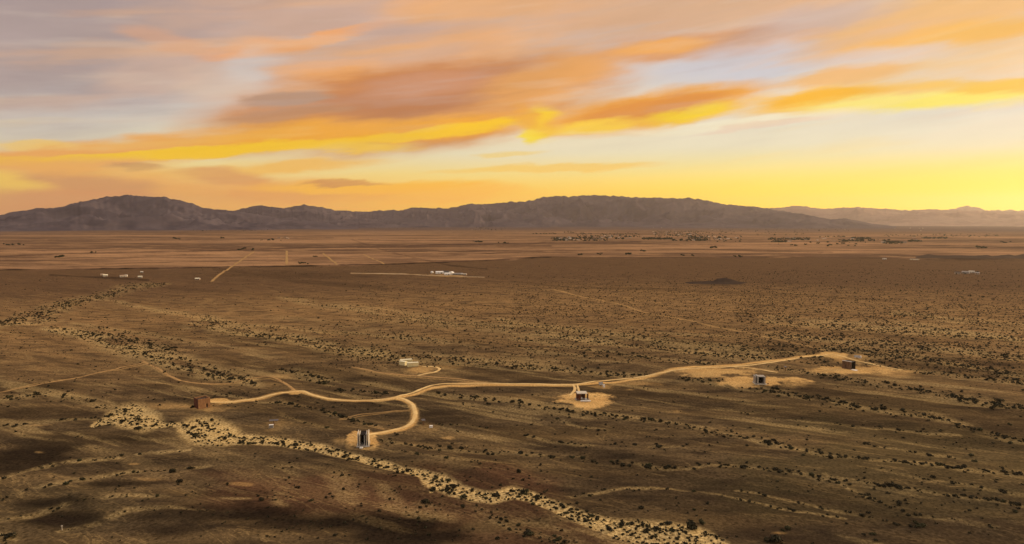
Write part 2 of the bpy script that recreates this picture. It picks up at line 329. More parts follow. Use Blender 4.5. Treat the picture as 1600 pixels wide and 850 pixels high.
# ------------------------------------------------------------------ the plain: where sand, tracks and dark patches lie
# washes, traced on the photograph and laid on the ground: points (x, y, half width), sand strength, bush density, bush size
WASH = [
 # main pale wash
 ([(146,670,3),(165,662,7),(190,655,15),(208,654,21),(222,659,19),(235,667,8),(262,668,4),(285,668,5),(300,674,13),(322,677,23),(345,680,19),(362,688,9),(400,688,8),(450,692,8),(490,699,8),(530,709,7),(570,718,5),(600,725,6),(630,733,5),(660,738,6),(685,752,13),(712,766,10),(740,775,9),(770,780,9),(800,771,9),(828,776,8),(856,787,8),(885,799,9),(913,811,9),(941,819,11),(970,826,14),(998,830,17),(1040,835,18),(1090,840,16),(1125,850,9)], 1.0, 3.2, .8),
 ([(680,745,3),(684,758,3),(676,770,2)], 1.0, .3, 1.0),
 ([(0,623,4),(60,619,5),(110,622,5),(150,632,6),(185,642,6),(205,650,5)], .55, 1.3, 1.0),
 ([(0,505,3),(45,494,7),(80,485,10),(120,470,6),(160,462,5),(200,450,6),(235,446,4),(262,444,2)], .35, 3.0, 1.35),
 ([(0,508,3),(50,504,3),(90,498,4)], .5, 2.0, 1.0),
 ([(75,514,4),(110,517,7),(150,528,8),(190,540,11),(230,550,13),(265,560,13),(300,572,10),(340,581,9),(385,590,7),(400,600,5)], .66, 3.0, 1.0),
 ([(130,518,3),(180,524,5),(230,535,5),(275,546,4)], .3, 3.4, 1.15),
 ([(115,506,3),(170,512,3),(230,520,3),(290,532,3)], .35, 1.3, .9),
 ([(170,468,2),(220,480,4),(270,488,4),(330,496,4),(370,506,4),(400,510,3)], .45, 1.5, .8),
 ([(298,508,5),(325,502,7),(345,512,8),(380,521,6),(420,526,7),(460,530,7),(500,541,8),(560,550,9),(620,556,8),(680,556,7),(730,561,6),(790,568,4),(840,574,3)], .6, 2.2, 1.1),
 ([(400,508,3),(480,514,4),(560,521,4),(620,526,4),(680,534,3),(700,538,2)], .4, 1.7, .85),
 ([(440,465,3),(500,476,5),(560,484,6),(640,494,8),(720,506,8),(790,514,6)], .4, 1.5, .85),
 ([(560,500,4),(640,505,5),(720,515,4)], .2, 1.0, .8),
 ([(780,498,3),(830,508,5),(880,514,6),(940,520,5),(1010,532,5),(1080,541,5),(1150,546,5),(1200,552,4),(1290,560,3)], .45, 1.7, 1.0),
 ([(790,513,5),(840,520,6),(900,528,6),(960,537,5),(1020,543,6),(1080,550,6),(1130,557,6),(1200,562,4)], .55, 2.0, 1.05),
 ([(800,526,2),(850,532,3),(900,542,3),(960,552,4),(1020,562,3),(1080,567,3),(1120,571,2)], .35, 1.8, 1.0),
 ([(800,572,3),(860,574,4),(910,578,4),(950,583,4),(1010,584,3)], .4, 2.2, 1.1),
 ([(805,542,2),(850,552,3),(900,558,2),(960,562,2)], .3, 1.0, .9),
 ([(435,574,2),(462,578,5),(490,587,6),(520,596,5)], .45, 2.6, 1.1),
 ([(520,607,2),(560,611,2),(610,613,2)], .1, 2.4, 1.1),
 ([(1060,590,3),(1100,595,4),(1150,601,4),(1200,610,4),(1240,616,4),(1290,626,5),(1340,636,5),(1390,643,4),(1450,650,4),(1500,664,4),(1550,678,4),(1600,690,4)], .45, 2.0, 1.1),
 ([(1200,498,5),(1300,508,7),(1400,512,8),(1500,520,8),(1600,528,9)], .6, 1.9, 1.0),
 ([(1200,524,5),(1290,530,5),(1400,540,5),(1500,548,6),(1600,560,6)], .45, 2.0, 1.05),
 ([(1400,488,3),(1500,502,5),(1600,508,5)], .5, 1.6, 1.0),
 ([(1290,545,4),(1350,552,7),(1430,560,5),(1500,572,4),(1600,586,4)], .35, 2.6, 1.1),
 ([(1200,576,3),(1250,582,3),(1300,590,4),(1350,598,4),(1420,608,3),(1480,618,4),(1540,630,5),(1600,638,5)], .2, 2.6, 1.1),
 ([(1340,566,3),(1400,577,3),(1480,584,2),(1600,600,2)], .3, 1.0, 1.0),
 ([(680,612,2),(720,614,2),(760,622,3),(800,628,3),(840,636,3),(880,641,3),(940,648,3),(1000,655,3),(1060,664,4),(1100,676,4),(1130,683,3),(1180,687,3),(1215,697,4),(1250,706,4),(1300,716,4),(1350,722,3),(1400,725,2),(1450,729,4),(1520,737,4),(1600,743,4)], .4, 1.9, 1.15),
 ([(790,632,1.5),(850,646,1.5),(900,665,1.5),(950,673,1.2)], .35, .8, .8),
 ([(820,677,1.5),(860,688,2),(900,694,2),(950,694,1.5),(1000,695,1.5),(1060,697,1.5)], .3, 1.0, .9),
 ([(800,706,3),(850,709,2.5),(900,713,2.5),(950,721,3),(1000,725,3),(1040,731,2.5),(1080,731,2),(1110,726,2.5),(1180,730,3),(1240,738,3),(1280,748,3),(1340,754,2),(1400,763,2),(1450,770,2),(1520,778,2),(1600,790,2)], .3, 1.7, 1.15),
 ([(890,775,2),(935,769,2),(985,762,2),(1050,763,1.5),(1120,770,1.5),(1180,785,1.5),(1240,795,1.5),(1320,806,1.5)], .4, .9, 1.0),
 ([(1150,764,1.5),(1225,778,1.5),(1280,792,1.5),(1330,800,2),(1390,816,2),(1440,826,1.5)], .3, 1.2, 1.1),
 ([(1290,742,1.5),(1330,765,1.5),(1380,788,1.5),(1420,802,2),(1490,812,2),(1560,826,2)], .3, 1.2, 1.0),
 ([(1200,650,1.5),(1260,657,1.5),(1340,665,2),(1420,672,2),(1500,680,1.5)], .4, .8, 1.0),
 ([(1330,690,1.5),(1400,702,1.5),(1460,714,1.5),(1540,724,1.5)], .25, .9, .9),
 ([(1370,735,2),(1440,752,2),(1520,762,2),(1600,775,2)], .2, 1.0, 1.0),
 ([(400,628,2),(440,629,2),(482,636,3),(530,648,3),(560,656,3),(590,666,2)], .35, 2.0, 1.1),
 ([(440,650,2),(480,662,2),(520,672,1.5)], .2, .9, .9),
 ([(595,690,2),(640,697,2),(700,703,3),(760,706,3),(800,706,3)], .25, 1.8, 1.1),
 ([(600,703,1.5),(680,716,1.5),(740,722,1.5),(800,724,1.5)], .2, .9, 1.0),
 ([(650,660,1.5),(720,662,1.5),(790,672,1.5)], .15, 1.0, .9),
 ([(0,752,2),(50,738,2.5),(90,728,3),(150,722,2.5),(220,713,2),(300,708,1.5)], .55, .6, .9),
 ([(0,780,2.5),(60,766,3),(110,757,3),(150,750,3),(200,742,2.5),(260,738,2.5),(330,732,1.5)], .45, .9, 1.0),
 ([(0,812,3),(50,802,3),(110,786,3),(200,781,3),(300,779,2),(390,782,2)], .4, .6, .9),
 ([(90,828,2.5),(150,818,3),(200,800,3),(260,798,3),(330,806,2)], .4, .35, .8),
 ([(0,664,3),(60,662,3),(110,658,2),(160,657,2)], .4, .8, 1.0),
 ([(0,668,3),(40,682,3),(80,690,3),(130,684,2)], .3, .4, .8),
 ([(0,835,6),(20,850,8)], .5, 1.4, 1.0),
 ([(440,735,8),(450,760,10),(440,790,6)], .35, .5, .8),
 ([(530,740,8),(540,770,10),(535,800,8)], .28, .4, .8),
 ([(600,760,5),(620,800,8),(700,805,8)], .3, .3, .8),
 ([(660,790,6),(740,790,5),(830,835,8),(900,845,6)], .2, 1.0, 1.0),
]
ROADS = {
 'dirt_road': ([(330,629,.8),(365,628,.8),(400,623,.8),(442,614,.9),(470,611,1.1),(485,616,1.1),(513,623,1.1),(555,626,1.1),(598,624,1.1),(617,621,1.1),(640,615,1.1),(651,611,1.1),(663,606,1.1),(676,602,1.1),(701,599.5,1),(750,599,.8),(800,600,.8),(860,601,.8),(895,601,.9),(913,598.5,.9),(945,595,.9),(975,592,.9),(1018,586,.9),(1050,579.5,.9),(1088,575.5,.9),(1138,573,.8),(1200,567,.8),(1250,559,.8),(1300,553.5,.8)], 1.1),
 'dirt_track': ([(617,621,1),(632,624,1),(643,631,1),(648,640,1),(648,652,1),(642,661,1),(630,668,1),(610,673,1),(590,677,1),(572,680,1)], 1.15),
}
TRACKS = [  # (points, half width m, strength)
 ([(895,601),(898,606),(897,611),(890,618)], 1.6), ([(902,601),(903,606),(905,612)], 1.2),
 ([(222,563),(250,578),(275,592),(301,598),(335,600),(368,597),(400,590),(422,589),(437,594),(450,602),(462,611)], 1.9),
 ([(550,573),(575,578),(600,583),(625,585.5),(650,587),(690,590),(726,593),(760,598)], 1.7),
 ([(652,587),(670,583),(683,580),(687,576),(678,573),(660,573)], 1.9),
 ([(0,613),(60,601),(110,592),(150,583),(190,574),(225,566)], 1.6),
 ([(500,520),(520,522)], 1.0),
 ([(866,454),(930,468),(988,481),(1025,491),(1060,499),(1110,508),(1163,518),(1200,528),(1250,539),(1300,551)], .65),
 ([(548,427),(600,428),(650,429.4),(700,431),(757,433.2)], 1.9),
 ([(397,393),(372,410),(330,440)], 2.6), ([(448,392),(448,413)], 3.6), ([(505,396),(526,413)], 3.2), ([(568,398),(600,412)], 2.2),
 ([(1300,553),(1320,558),(1350,566),(1410,578)], 1.6), ([(1138,573),(1170,575),(1215,582)], 1.8),
 ([(530,655),(560,648),(600,644),(645,640)], .8), ([(575,664),(600,670)], .8),
]
CLEAR = [ # bare ground: cx, cy, rx, ry, strength
 (314,638,52,7,.5),(345,629,26,5,.8),(270,637,30,6,.3),(566,686,24,12,.85),(548,692,10,8,.5),(575,702,14,3,.5),(914,625,37,10,.95),(892,619,18,5,.5),(1185,596,62,7,.85),(1120,584,60,7,.7),(1240,601,26,5,.4),
 (1335,579,60,8,.75),(1390,584,50,7,.35),(1305,556,22,5,.8),(1320,563,35,6,.5),(655,577,22,6,.5),(600,575,10,2,.2),(430,663,24,11,.2),(670,666,18,6,.18),(942,603,22,5,.6),(985,596,40,3,.4),(985,606,10,1.3,.5),(700,572,35,4,.25),(700,430,30,3,.5),(735,597,30,3,.6),(1345,557,20,4,.4),(462,613,12,4,.7),
 (530,690,14,5,.3),(1300,482,16,3,.2),(327,470,9,4,.14),(360,484,9,5,.12),(700,682,10,2,.45),(1058,640,8,3,.3),(1215,830,20,3,.35),(62,665,20,2,.3),(60,708,8,2,.4),(210,728,9,2,.4),(280,752,8,2,.4),(370,760,26,3,.3),(230,752,20,3,.3),
 (440,585,18,6,.25),(425,600,20,4,.2)]
DARK = [(1118,443,50,4,.4),(1520,404,90,4,.6),(1136,440,24,3,.3), # darker patches of ground: cx, cy, rx, ry, strength
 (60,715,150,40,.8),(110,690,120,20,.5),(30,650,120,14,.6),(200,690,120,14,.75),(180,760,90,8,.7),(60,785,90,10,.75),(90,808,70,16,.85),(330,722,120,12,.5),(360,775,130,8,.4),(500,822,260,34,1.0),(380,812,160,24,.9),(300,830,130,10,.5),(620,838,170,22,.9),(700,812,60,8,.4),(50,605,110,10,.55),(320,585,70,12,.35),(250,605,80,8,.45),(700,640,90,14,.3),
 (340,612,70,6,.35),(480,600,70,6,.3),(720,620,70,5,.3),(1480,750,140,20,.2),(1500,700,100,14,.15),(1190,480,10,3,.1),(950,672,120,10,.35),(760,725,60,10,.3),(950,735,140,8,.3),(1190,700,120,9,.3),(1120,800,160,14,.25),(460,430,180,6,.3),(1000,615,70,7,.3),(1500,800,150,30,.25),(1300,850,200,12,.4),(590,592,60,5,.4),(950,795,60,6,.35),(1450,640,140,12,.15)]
BX = [-400,0,300,450,600,700,860,1000,1200,1440,1600,2000]; BY = [424,422,418,415.5,412.5,409,402,403,402,404,400,398]
ROADLINES = [([(0,412),(120,414),(300,409),(440,406)], .7,.6),([(200,400),(420,398),(640,393),(900,391)], .6,.5),([(700,398),(860,392),(1100,390),(1300,394)], .7,.6),([(900,380),(1100,383),(1350,382),(1600,386)], .6,.5),([(0,376),(300,374),(520,371)], .6,.6),([(560,374),(800,370),(900,369)], .5,.5),([(1000,396),(1200,397),(1440,399)], .7,.6),([(-50,424),(0,422),(300,418),(450,415.5),(600,412.5),(700,409),(860,402)], .8,.9),
 ([(0,400),(120,396),(300,392.5),(430,388.5),(580,385),(860,379.5),(1000,378)], 1.0,.8),([(0,407),(150,405.5),(290,398)], .8,.6),([(550,374),(580,385),(600,391),(628,398),(700,414),(760,420)], .8,.45),
 ([(860,402),(1000,403),(1200,402),(1440,404)], .8,.3),([(560,387),(700,384),(860,384)], 1.0,.7),([(0,366),(200,363),(400,360)], .8,.5),([(200,443),(330,455),(480,465),(600,470)], 2,.15),
 ([(800,440),(900,450),(1000,450),(1100,455),(1250,460),(1400,470)], 1.5,.25),([(80,430),(160,433),(230,438)], 1.5,.5),([(140,460),(230,470)], 1,.2),([(340,420),(480,440),(600,450)], 3,.25)]

def seg_mask(px, py, pts, asp=0.4, out=None, soft=0.9, minw=0.0):
    """soft mask of a polyline drawn on the photograph, x distances squeezed because the ground is seen at a slant"""
    res = np.zeros_like(px) if out is None else out
    for (a, b) in zip(pts[:-1], pts[1:]):
        wmax = max(a[2], b[2]) * 2.2 + 2
        x0, x1 = min(a[0], b[0]) - wmax / asp, max(a[0], b[0]) + wmax / asp
        y0, y1 = min(a[1], b[1]) - wmax, max(a[1], b[1]) + wmax
        k = np.nonzero((px > x0) & (px < x1) & (py > y0) & (py < y1))[0]
        if not len(k): continue
        qx, qy = (px[k] - a[0]) * asp, py[k] - a[1]; ex, ey = (b[0] - a[0]) * asp, b[1] - a[1]
        t = np.clip((qx * ex + qy * ey) / (ex * ex + ey * ey + 1e-9), 0, 1)
        dd = np.hypot(qx - ex * t, qy - ey * t); w = a[2] + (b[2] - a[2]) * t
        res[k] = np.maximum(res[k], 1 - sst(dd / w, 1 - soft * .5, 1 + soft * .5))
    return res
def ell_mask(px, py, items, warp, softer=False):
    res = np.zeros_like(px)
    for (cx, cy, rx, ry, s) in items:
        k = np.nonzero((np.abs(px - cx) < rx * 1.7) & (np.abs(py - cy) < ry * 1.7))[0]
        if not len(k): continue
        q = np.hypot((px[k] - cx) / rx, (py[k] - cy) / ry) + warp[k]
        res[k] = np.maximum(res[k], s * (1 - sst(q, .72 if s > .6 and not softer else .1, 1.12 if s > .6 and not softer else 1.3)))
    return res
def fields(x, y):
    """material masks of the plain at world points"""
    px, py = proj(x, y); py = np.where(y > 40, py, 3000.0)
    d = np.hypot(x, y); fx, fy = flow(x, y); sc = np.clip(d / 350, .6, 6)
    w1 = fbm(x / 14, y / 14, 4, 3) - .5; w2 = fbm(x / 30 + 9, y / 30, 4, 9) - .5
    wx, wy = px + w2 * 10, py + w1 * 6.5 * np.clip((py - 345) / 300, .15, 1)
    sand = np.zeros_like(px); frag = sst(fbm(fx / 28, fy / 7, 4, 91, .6), .3, .58)
    for pts, s, dens, bs in WASH:
        m_ = np.zeros_like(px); seg_mask(wx, wy, pts, asp=.6 if s > .8 else .4, out=m_, soft=.7 if s > .8 else 1.5); sand = np.maximum(sand, m_ * (s if s > .8 else s * .85 * frag))
    # the finer runnels between the big washes
    r1 = fbm(fx / 90, fy / 13, 5, 21, .6)
    runn = sst(r1, .60, .74) * .30 * sst(np.where(py < 1500, py, 900), 440, 560) * (1 - .75 * sst(py, 690, 720) * (1 - sst(px, 800, 900)))
    r2 = fbm(fx / 260 + 5, fy / 42, 4, 41, .55)
    sand = np.clip(np.maximum(sand, runn) * (.75 + .5 * fbm(x / 5, y / 5, 3, 60)), 0, 1)
    track = ell_mask(px, py, CLEAR, w1 * 1.4 + (fbm(x / 4, y / 4, 4, 33, .7) - .5) * .9)
    for key, (pts, hw) in ROADS.items():
        seg_mask(px, py, [(a, b, 1.2 + 1.0 * max(0, (b - 560) / 100)) for a, b, _ in pts], out=track, soft=1.6)
    for pts, hw in TRACKS:
        q = [(a, b, max(.55, hw * .28 * (b - 345) / 260)) for a, b in pts]
        m_ = np.zeros_like(px); seg_mask(px, py, q, asp=.8, out=m_, soft=1.2); track = np.maximum(track, m_ * .4)
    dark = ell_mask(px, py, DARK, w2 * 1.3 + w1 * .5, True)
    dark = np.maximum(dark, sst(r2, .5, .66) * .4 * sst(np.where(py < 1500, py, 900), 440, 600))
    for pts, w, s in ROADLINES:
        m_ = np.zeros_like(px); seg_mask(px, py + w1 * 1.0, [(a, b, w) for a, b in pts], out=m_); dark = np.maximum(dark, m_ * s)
    by = np.interp(px, BX, BY) + (fbm(x / 60, y / 200, 4, 71) - .5) * 5
    far = 1 - sst(py, by - 1.0, by + 1.2)
    redd = ell_mask(px, py, [(600,775,300,50,.9),(860,840,160,24,.8),(350,745,140,20,.5),(900,470,350,40,.35),(560,420,500,14,.3)], w2)
    green = ell_mask(px, py, [(1450,740,330,90,.8),(60,790,170,50,.45),(30,620,90,14,.4),(1420,620,260,40,.35)], w2)
    return px, py, sand, track, dark, far, redd, green
def hgt(x, y):
    d = np.hypot(x, y); fx, fy = flow(x, y); a = sst(d, 60, 200) * (1 - sst(d, 1800, 5000))
    h = (fbm(fx / 150, fy / 45, 4, 77) - .5) * 5.0 + (fbm(x / 22, y / 16, 3, 15) - .5) * .9
    return h * a
def hz(x, y): return float(hgt(np.array([float(x)]), np.array([float(y)]))[0])
def gpt(px, py):                              # iterate onto the undulating ground
    x, y = gp(px, py)
    for _ in range(4): x, y = gp(px, py, hz(x, y))
    return x, y, hz(x, y)

m, t, b = newmat('desert_ground')
g = n(t, 'ShaderNodeNewGeometry'); P = g.outputs['Position']
at1 = n(t, 'ShaderNodeAttribute', attribute_name='mask_a'); at2 = n(t, 'ShaderNodeAttribute', attribute_name='mask_b')
s1 = n(t, 'ShaderNodeSeparateColor', {0: at1.outputs['Color']}); s2 = n(t, 'ShaderNodeSeparateColor', {0: at2.outputs['Color']})
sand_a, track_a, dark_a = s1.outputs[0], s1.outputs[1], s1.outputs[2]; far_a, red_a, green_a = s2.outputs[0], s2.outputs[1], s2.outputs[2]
def gn(scale, det, rough=.6, st=(1, 1, 1), rot=0):
    mp = n(t, 'ShaderNodeMapping', {'Vector': P, 'Rotation': (0, 0, rot), 'Scale': st})
    return n(t, 'ShaderNodeTexNoise', {'Vector': mp.outputs[0], 'Scale': scale, 'Detail': det, 'Roughness': rough}, noise_dimensions='2D').outputs[0]
nbig = gn(.012, 4); nmid = gn(.11, 5, .65, (.35, 1, 1), -FA); nfine = gn(.9, 4, .7); nfar = gn(.0016, 6, .6, (.35, 1.6, 1)); nfl = gn(.03, 5, .65, (.22, 1.3, 1), -FA)
LT = (1.04, .905, .82)
def alb(c): l_ = lin(c); return tuple(l_[i] / LT[i] * ALB for i in range(3))
ALB = 1.0
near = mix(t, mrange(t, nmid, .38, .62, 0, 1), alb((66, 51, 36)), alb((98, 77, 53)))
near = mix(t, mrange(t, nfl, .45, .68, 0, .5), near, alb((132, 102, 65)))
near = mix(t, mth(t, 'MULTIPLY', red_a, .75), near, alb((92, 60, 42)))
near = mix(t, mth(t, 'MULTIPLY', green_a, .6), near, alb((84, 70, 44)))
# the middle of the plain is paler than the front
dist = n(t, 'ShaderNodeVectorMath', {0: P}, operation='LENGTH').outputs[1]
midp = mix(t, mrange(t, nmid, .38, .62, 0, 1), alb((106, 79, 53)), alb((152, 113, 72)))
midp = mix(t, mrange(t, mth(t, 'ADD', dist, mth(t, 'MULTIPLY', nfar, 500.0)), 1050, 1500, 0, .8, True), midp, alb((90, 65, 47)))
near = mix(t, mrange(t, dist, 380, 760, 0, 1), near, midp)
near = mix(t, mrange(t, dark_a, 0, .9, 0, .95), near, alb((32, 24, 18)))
farc = mix(t, mrange(t, nfar, .42, .6, 0, 1), alb((104, 76, 56)), alb((158, 116, 82)))
nf2 = gn(.0045, 5, .65, (.28, 1.1, 1)); nf3 = gn(.02, 3, .6, (.3, .8, 1))
farc = mix(t, mrange(t, nf2, .50, .62, 0, .65), farc, alb((84, 60, 46)))
farc = mix(t, mrange(t, nf3, .54, .66, 0, .5), farc, alb((182, 134, 92)))
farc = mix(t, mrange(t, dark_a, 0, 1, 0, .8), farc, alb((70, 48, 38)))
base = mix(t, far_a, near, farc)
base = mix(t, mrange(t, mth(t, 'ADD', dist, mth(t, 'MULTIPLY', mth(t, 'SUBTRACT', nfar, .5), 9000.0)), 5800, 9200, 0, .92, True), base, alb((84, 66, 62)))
mpd = n(t, 'ShaderNodeMapping', {'Vector': P, 'Rotation': (0, 0, -FA)}); mpd2 = n(t, 'ShaderNodeMapping', {'Vector': mpd.outputs[0], 'Scale': (.016, .085, 1)})
dn = n(t, 'ShaderNodeTexNoise', {'Vector': mpd2.outputs[0], 'Scale': 1.0, 'Detail': 5, 'Roughness': .62, 'Distortion': .5}, noise_dimensions='2D').outputs[0]
dl = mrange(t, mth(t, 'ABSOLUTE', mth(t, 'SUBTRACT', dn, .5)), .004, .022, .5, 0, True)
dl = mth(t, 'MULTIPLY', mth(t, 'MULTIPLY', dl, mrange(t, nfl, .35, .6, .1, 1)), mrange(t, dark_a, .1, .6, 1, 0))
base = mix(t, mth(t, 'MULTIPLY', dl, mrange(t, dist, 900, 1800, 1, 0)), base, alb((150, 118, 76)))
dl2 = mrange(t, dn, .56, .66, 0, .35, True)
base = mix(t, mth(t, 'MULTIPLY', dl2, mrange(t, dist, 900, 1800, 1, 0)), base, alb((60, 45, 32)))
sandc = mix(t, mrange(t, nfine, .35, .65, 0, 1), alb((172, 134, 82)), alb((218, 180, 120)))
base = mix(t, mth(t, 'MULTIPLY', sand_a, .88), base, sandc)
base = mix(t, mth(t, 'MULTIPLY', track_a, .9), base, mix(t, mrange(t, nmid, .35, .65, 0, 1), alb((206, 154, 92)), alb((222, 172, 106))))
grain = mrange(t, nfine, .3, .7, .62, 1.35)
spv = n(t, 'ShaderNodeTexVoronoi', {'Vector': P, 'Scale': .35, 'Randomness': 1.0}, voronoi_dimensions='2D').outputs[0]
spk = mrange(t, spv, .12, .34, .62, 1.0, True)
spk = mrange(t, mth(t, 'MAXIMUM', track_a, mrange(t, nmid, .42, .6, 1, 0)), 0, 1, spk, 1.0)
gg = mth(t, 'MULTIPLY', grain, spk)
cc = n(t, 'ShaderNodeVectorMath', {0: base, 3: gg}, operation='SCALE')
t.links.new(gg, cc.inputs['Scale'])
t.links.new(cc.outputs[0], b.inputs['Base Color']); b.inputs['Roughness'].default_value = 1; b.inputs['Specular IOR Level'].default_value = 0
bp = n(t, 'ShaderNodeBump', {'Height': nfine, 'Strength': .5, 'Distance': .25}); t.links.new(bp.outputs[0], b.inputs['Normal'])
M['ground'] = m

# ground sheet: one mesh, finer where it is close to the camera's view
azs = np.concatenate([np.linspace(-180, -46, 60, endpoint=False), np.linspace(-46, 46, 1500, endpoint=False), np.linspace(46, 180, 60, endpoint=False)])
pys = np.arange(930, 352, -.75); rr = CAMH / np.tan(np.arctan((pys - CY) / F) + PITCH)
rr = np.concatenate([np.geomspace(.3, rr[0] * .97, 34), rr, np.geomspace(rr[-1] * 1.05, 34000, 26)])
A_, R_ = np.meshgrid(np.radians(azs), rr); gx, gy = (R_ * np.sin(A_)).ravel(), (R_ * np.cos(A_)).ravel()
gz = hgt(gx, gy)
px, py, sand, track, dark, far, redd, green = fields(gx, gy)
na, nr = len(azs), len(rr)
idx = np.arange(na * nr).reshape(nr, na)
i00, i01 = idx[:-1], np.roll(idx, -1, 1)[:-1]; i10, i11 = idx[1:], np.roll(idx, -1, 1)[1:]
Fc = np.stack([i00, i01, i11, i10], -1).reshape(-1, 4)[:, ::-1]
go = arrmesh('ground', np.stack([gx, gy, gz - sand * .35], 1), Fc, M['ground'], smooth=True); tag(go, kind='structure')
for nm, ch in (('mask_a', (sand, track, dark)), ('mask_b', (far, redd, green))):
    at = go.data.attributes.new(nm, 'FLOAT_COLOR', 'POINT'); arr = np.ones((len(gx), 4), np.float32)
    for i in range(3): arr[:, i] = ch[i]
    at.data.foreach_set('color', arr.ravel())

# roads, slightly above the sheet
def road_mat(nm='road_dirt', ca=(206, 162, 104), cb=(232, 192, 130), ce=(170, 128, 82)):
    m, t, b = newmat(nm); g = n(t, 'ShaderNodeNewGeometry')
    nz = n(t, 'ShaderNodeTexNoise', {'Vector': g.outputs['Position'], 'Scale': .25, 'Detail': 5, 'Roughness': .6})
    at = n(t, 'ShaderNodeAttribute', attribute_name='across')
    ed = mrange(t, at.outputs['Fac'], .55, 1.0, 0, .55)
    c = mix(t, mrange(t, nz.outputs[0], .35, .65, 0, 1), alb(ca), alb(cb))
    c = mix(t, ed, c, alb(ce))
    c = mix(t, mth(t, 'MULTIPLY', mrange(t, at.outputs['Fac'], .28, .0, 0, .55), mrange(t, nz.outputs[0], .4, .55, 0, 1)), c, alb(ce))
    t.links.new(c, b.inputs['Base Color']); b.inputs['Roughness'].default_value = 1; b.inputs['Specular IOR Level'].default_value = 0
    return m
M['road'] = road_mat(); M['faint'] = road_mat('track_dirt', (150, 112, 72), (186, 142, 90), (124, 92, 60)); M['strip'] = road_mat('airstrip_gravel', (196, 164, 128), (224, 196, 160), (170, 130, 100))
def catmull(P, step=1.5):
    P = np.array(P, float); out = []
    Q = np.vstack([2 * P[0] - P[1], P, 2 * P[-1] - P[-2]])
    for i in range(1, len(Q) - 2):
        k = max(2, int(np.hypot(*(Q[i+1][:2] - Q[i][:2])) / step)); tt = np.linspace(0, 1, k, endpoint=False)[:, None]
        out.append(.5 * (2 * Q[i] + (Q[i+1] - Q[i-1]) * tt + (2 * Q[i-1] - 5 * Q[i] + 4 * Q[i+1] - Q[i+2]) * tt ** 2 + (3 * Q[i] - Q[i-1] - 3 * Q[i+1] + Q[i+2]) * tt ** 3))
    out.append(Q[-2][None]); return np.vstack(out)
def ribbon(name, pts, hw, lift=.14, step=1.5, mat='road'):
    W3 = [gpt(p[0], p[1])[:2] for p in pts]; c = catmull(W3, step)
    tg = np.gradient(c, axis=0); tg /= np.linalg.norm(tg, axis=1)[:, None] + 1e-9; nm = np.stack([-tg[:, 1], tg[:, 0]], 1)
    s_ = np.arange(len(c)) * step; wl = hw * (.45 + 1.1 * fbm(s_ / 7, s_ * 0, 4, 5, .7)); wr = hw * (.45 + 1.1 * fbm(s_ / 7, s_ * 0 + 7, 4, 8, .7))
    cols = []; ac = []
    for q in (-1, -.6, -.2, .2, .6, 1):
        cols.append(c + nm * (q * (wl if q < 0 else wr))[:, None]); ac.append(np.full(len(c), abs(q)))
    V = np.stack(cols, 1).reshape(-1, 2); z = hgt(V[:, 0], V[:, 1]) + lift - np.stack(ac, 1).ravel() ** 2 * .05
    k = 6; ids = np.arange(len(c) * k).reshape(-1, k)
    Fq = np.stack([ids[:-1, :-1], ids[:-1, 1:], ids[1:, 1:], ids[1:, :-1]], -1).reshape(-1, 4)[:, ::-1]
    Vz = np.column_stack([V, z])
    a_, b_, c_ = Vz[Fq[0][0]], Vz[Fq[0][1]], Vz[Fq[0][2]]
    if np.cross(b_ - a_, c_ - a_)[2] < 0: Fq = Fq[:, ::-1]
    o = arrmesh(name, Vz, Fq, M[mat], smooth=True); tag(o, kind='structure')
    at = o.data.attributes.new('across', 'FLOAT', 'POINT'); at.data.foreach_set('value', np.stack(ac, 1).ravel().astype(np.float32))
    return o
for key, (pts, hw) in ROADS.items(): ribbon(key, pts, hw)
for i, (pts, hw) in enumerate(TRACKS):
    if i == 6: continue
    far_ = pts[0][1] < 450 and pts[-1][1] < 460
    ribbon('dirt_track' if not far_ else 'dirt_road', pts, hw * (.55 if not far_ else 1), .1 if not far_ else .35, 1.5 if not far_ else 8, 'strip' if i == 8 else 'faint' if i in (2, 3, 5, 7, 15, 16, 17) or i in (9, 10, 11, 12) else 'road')

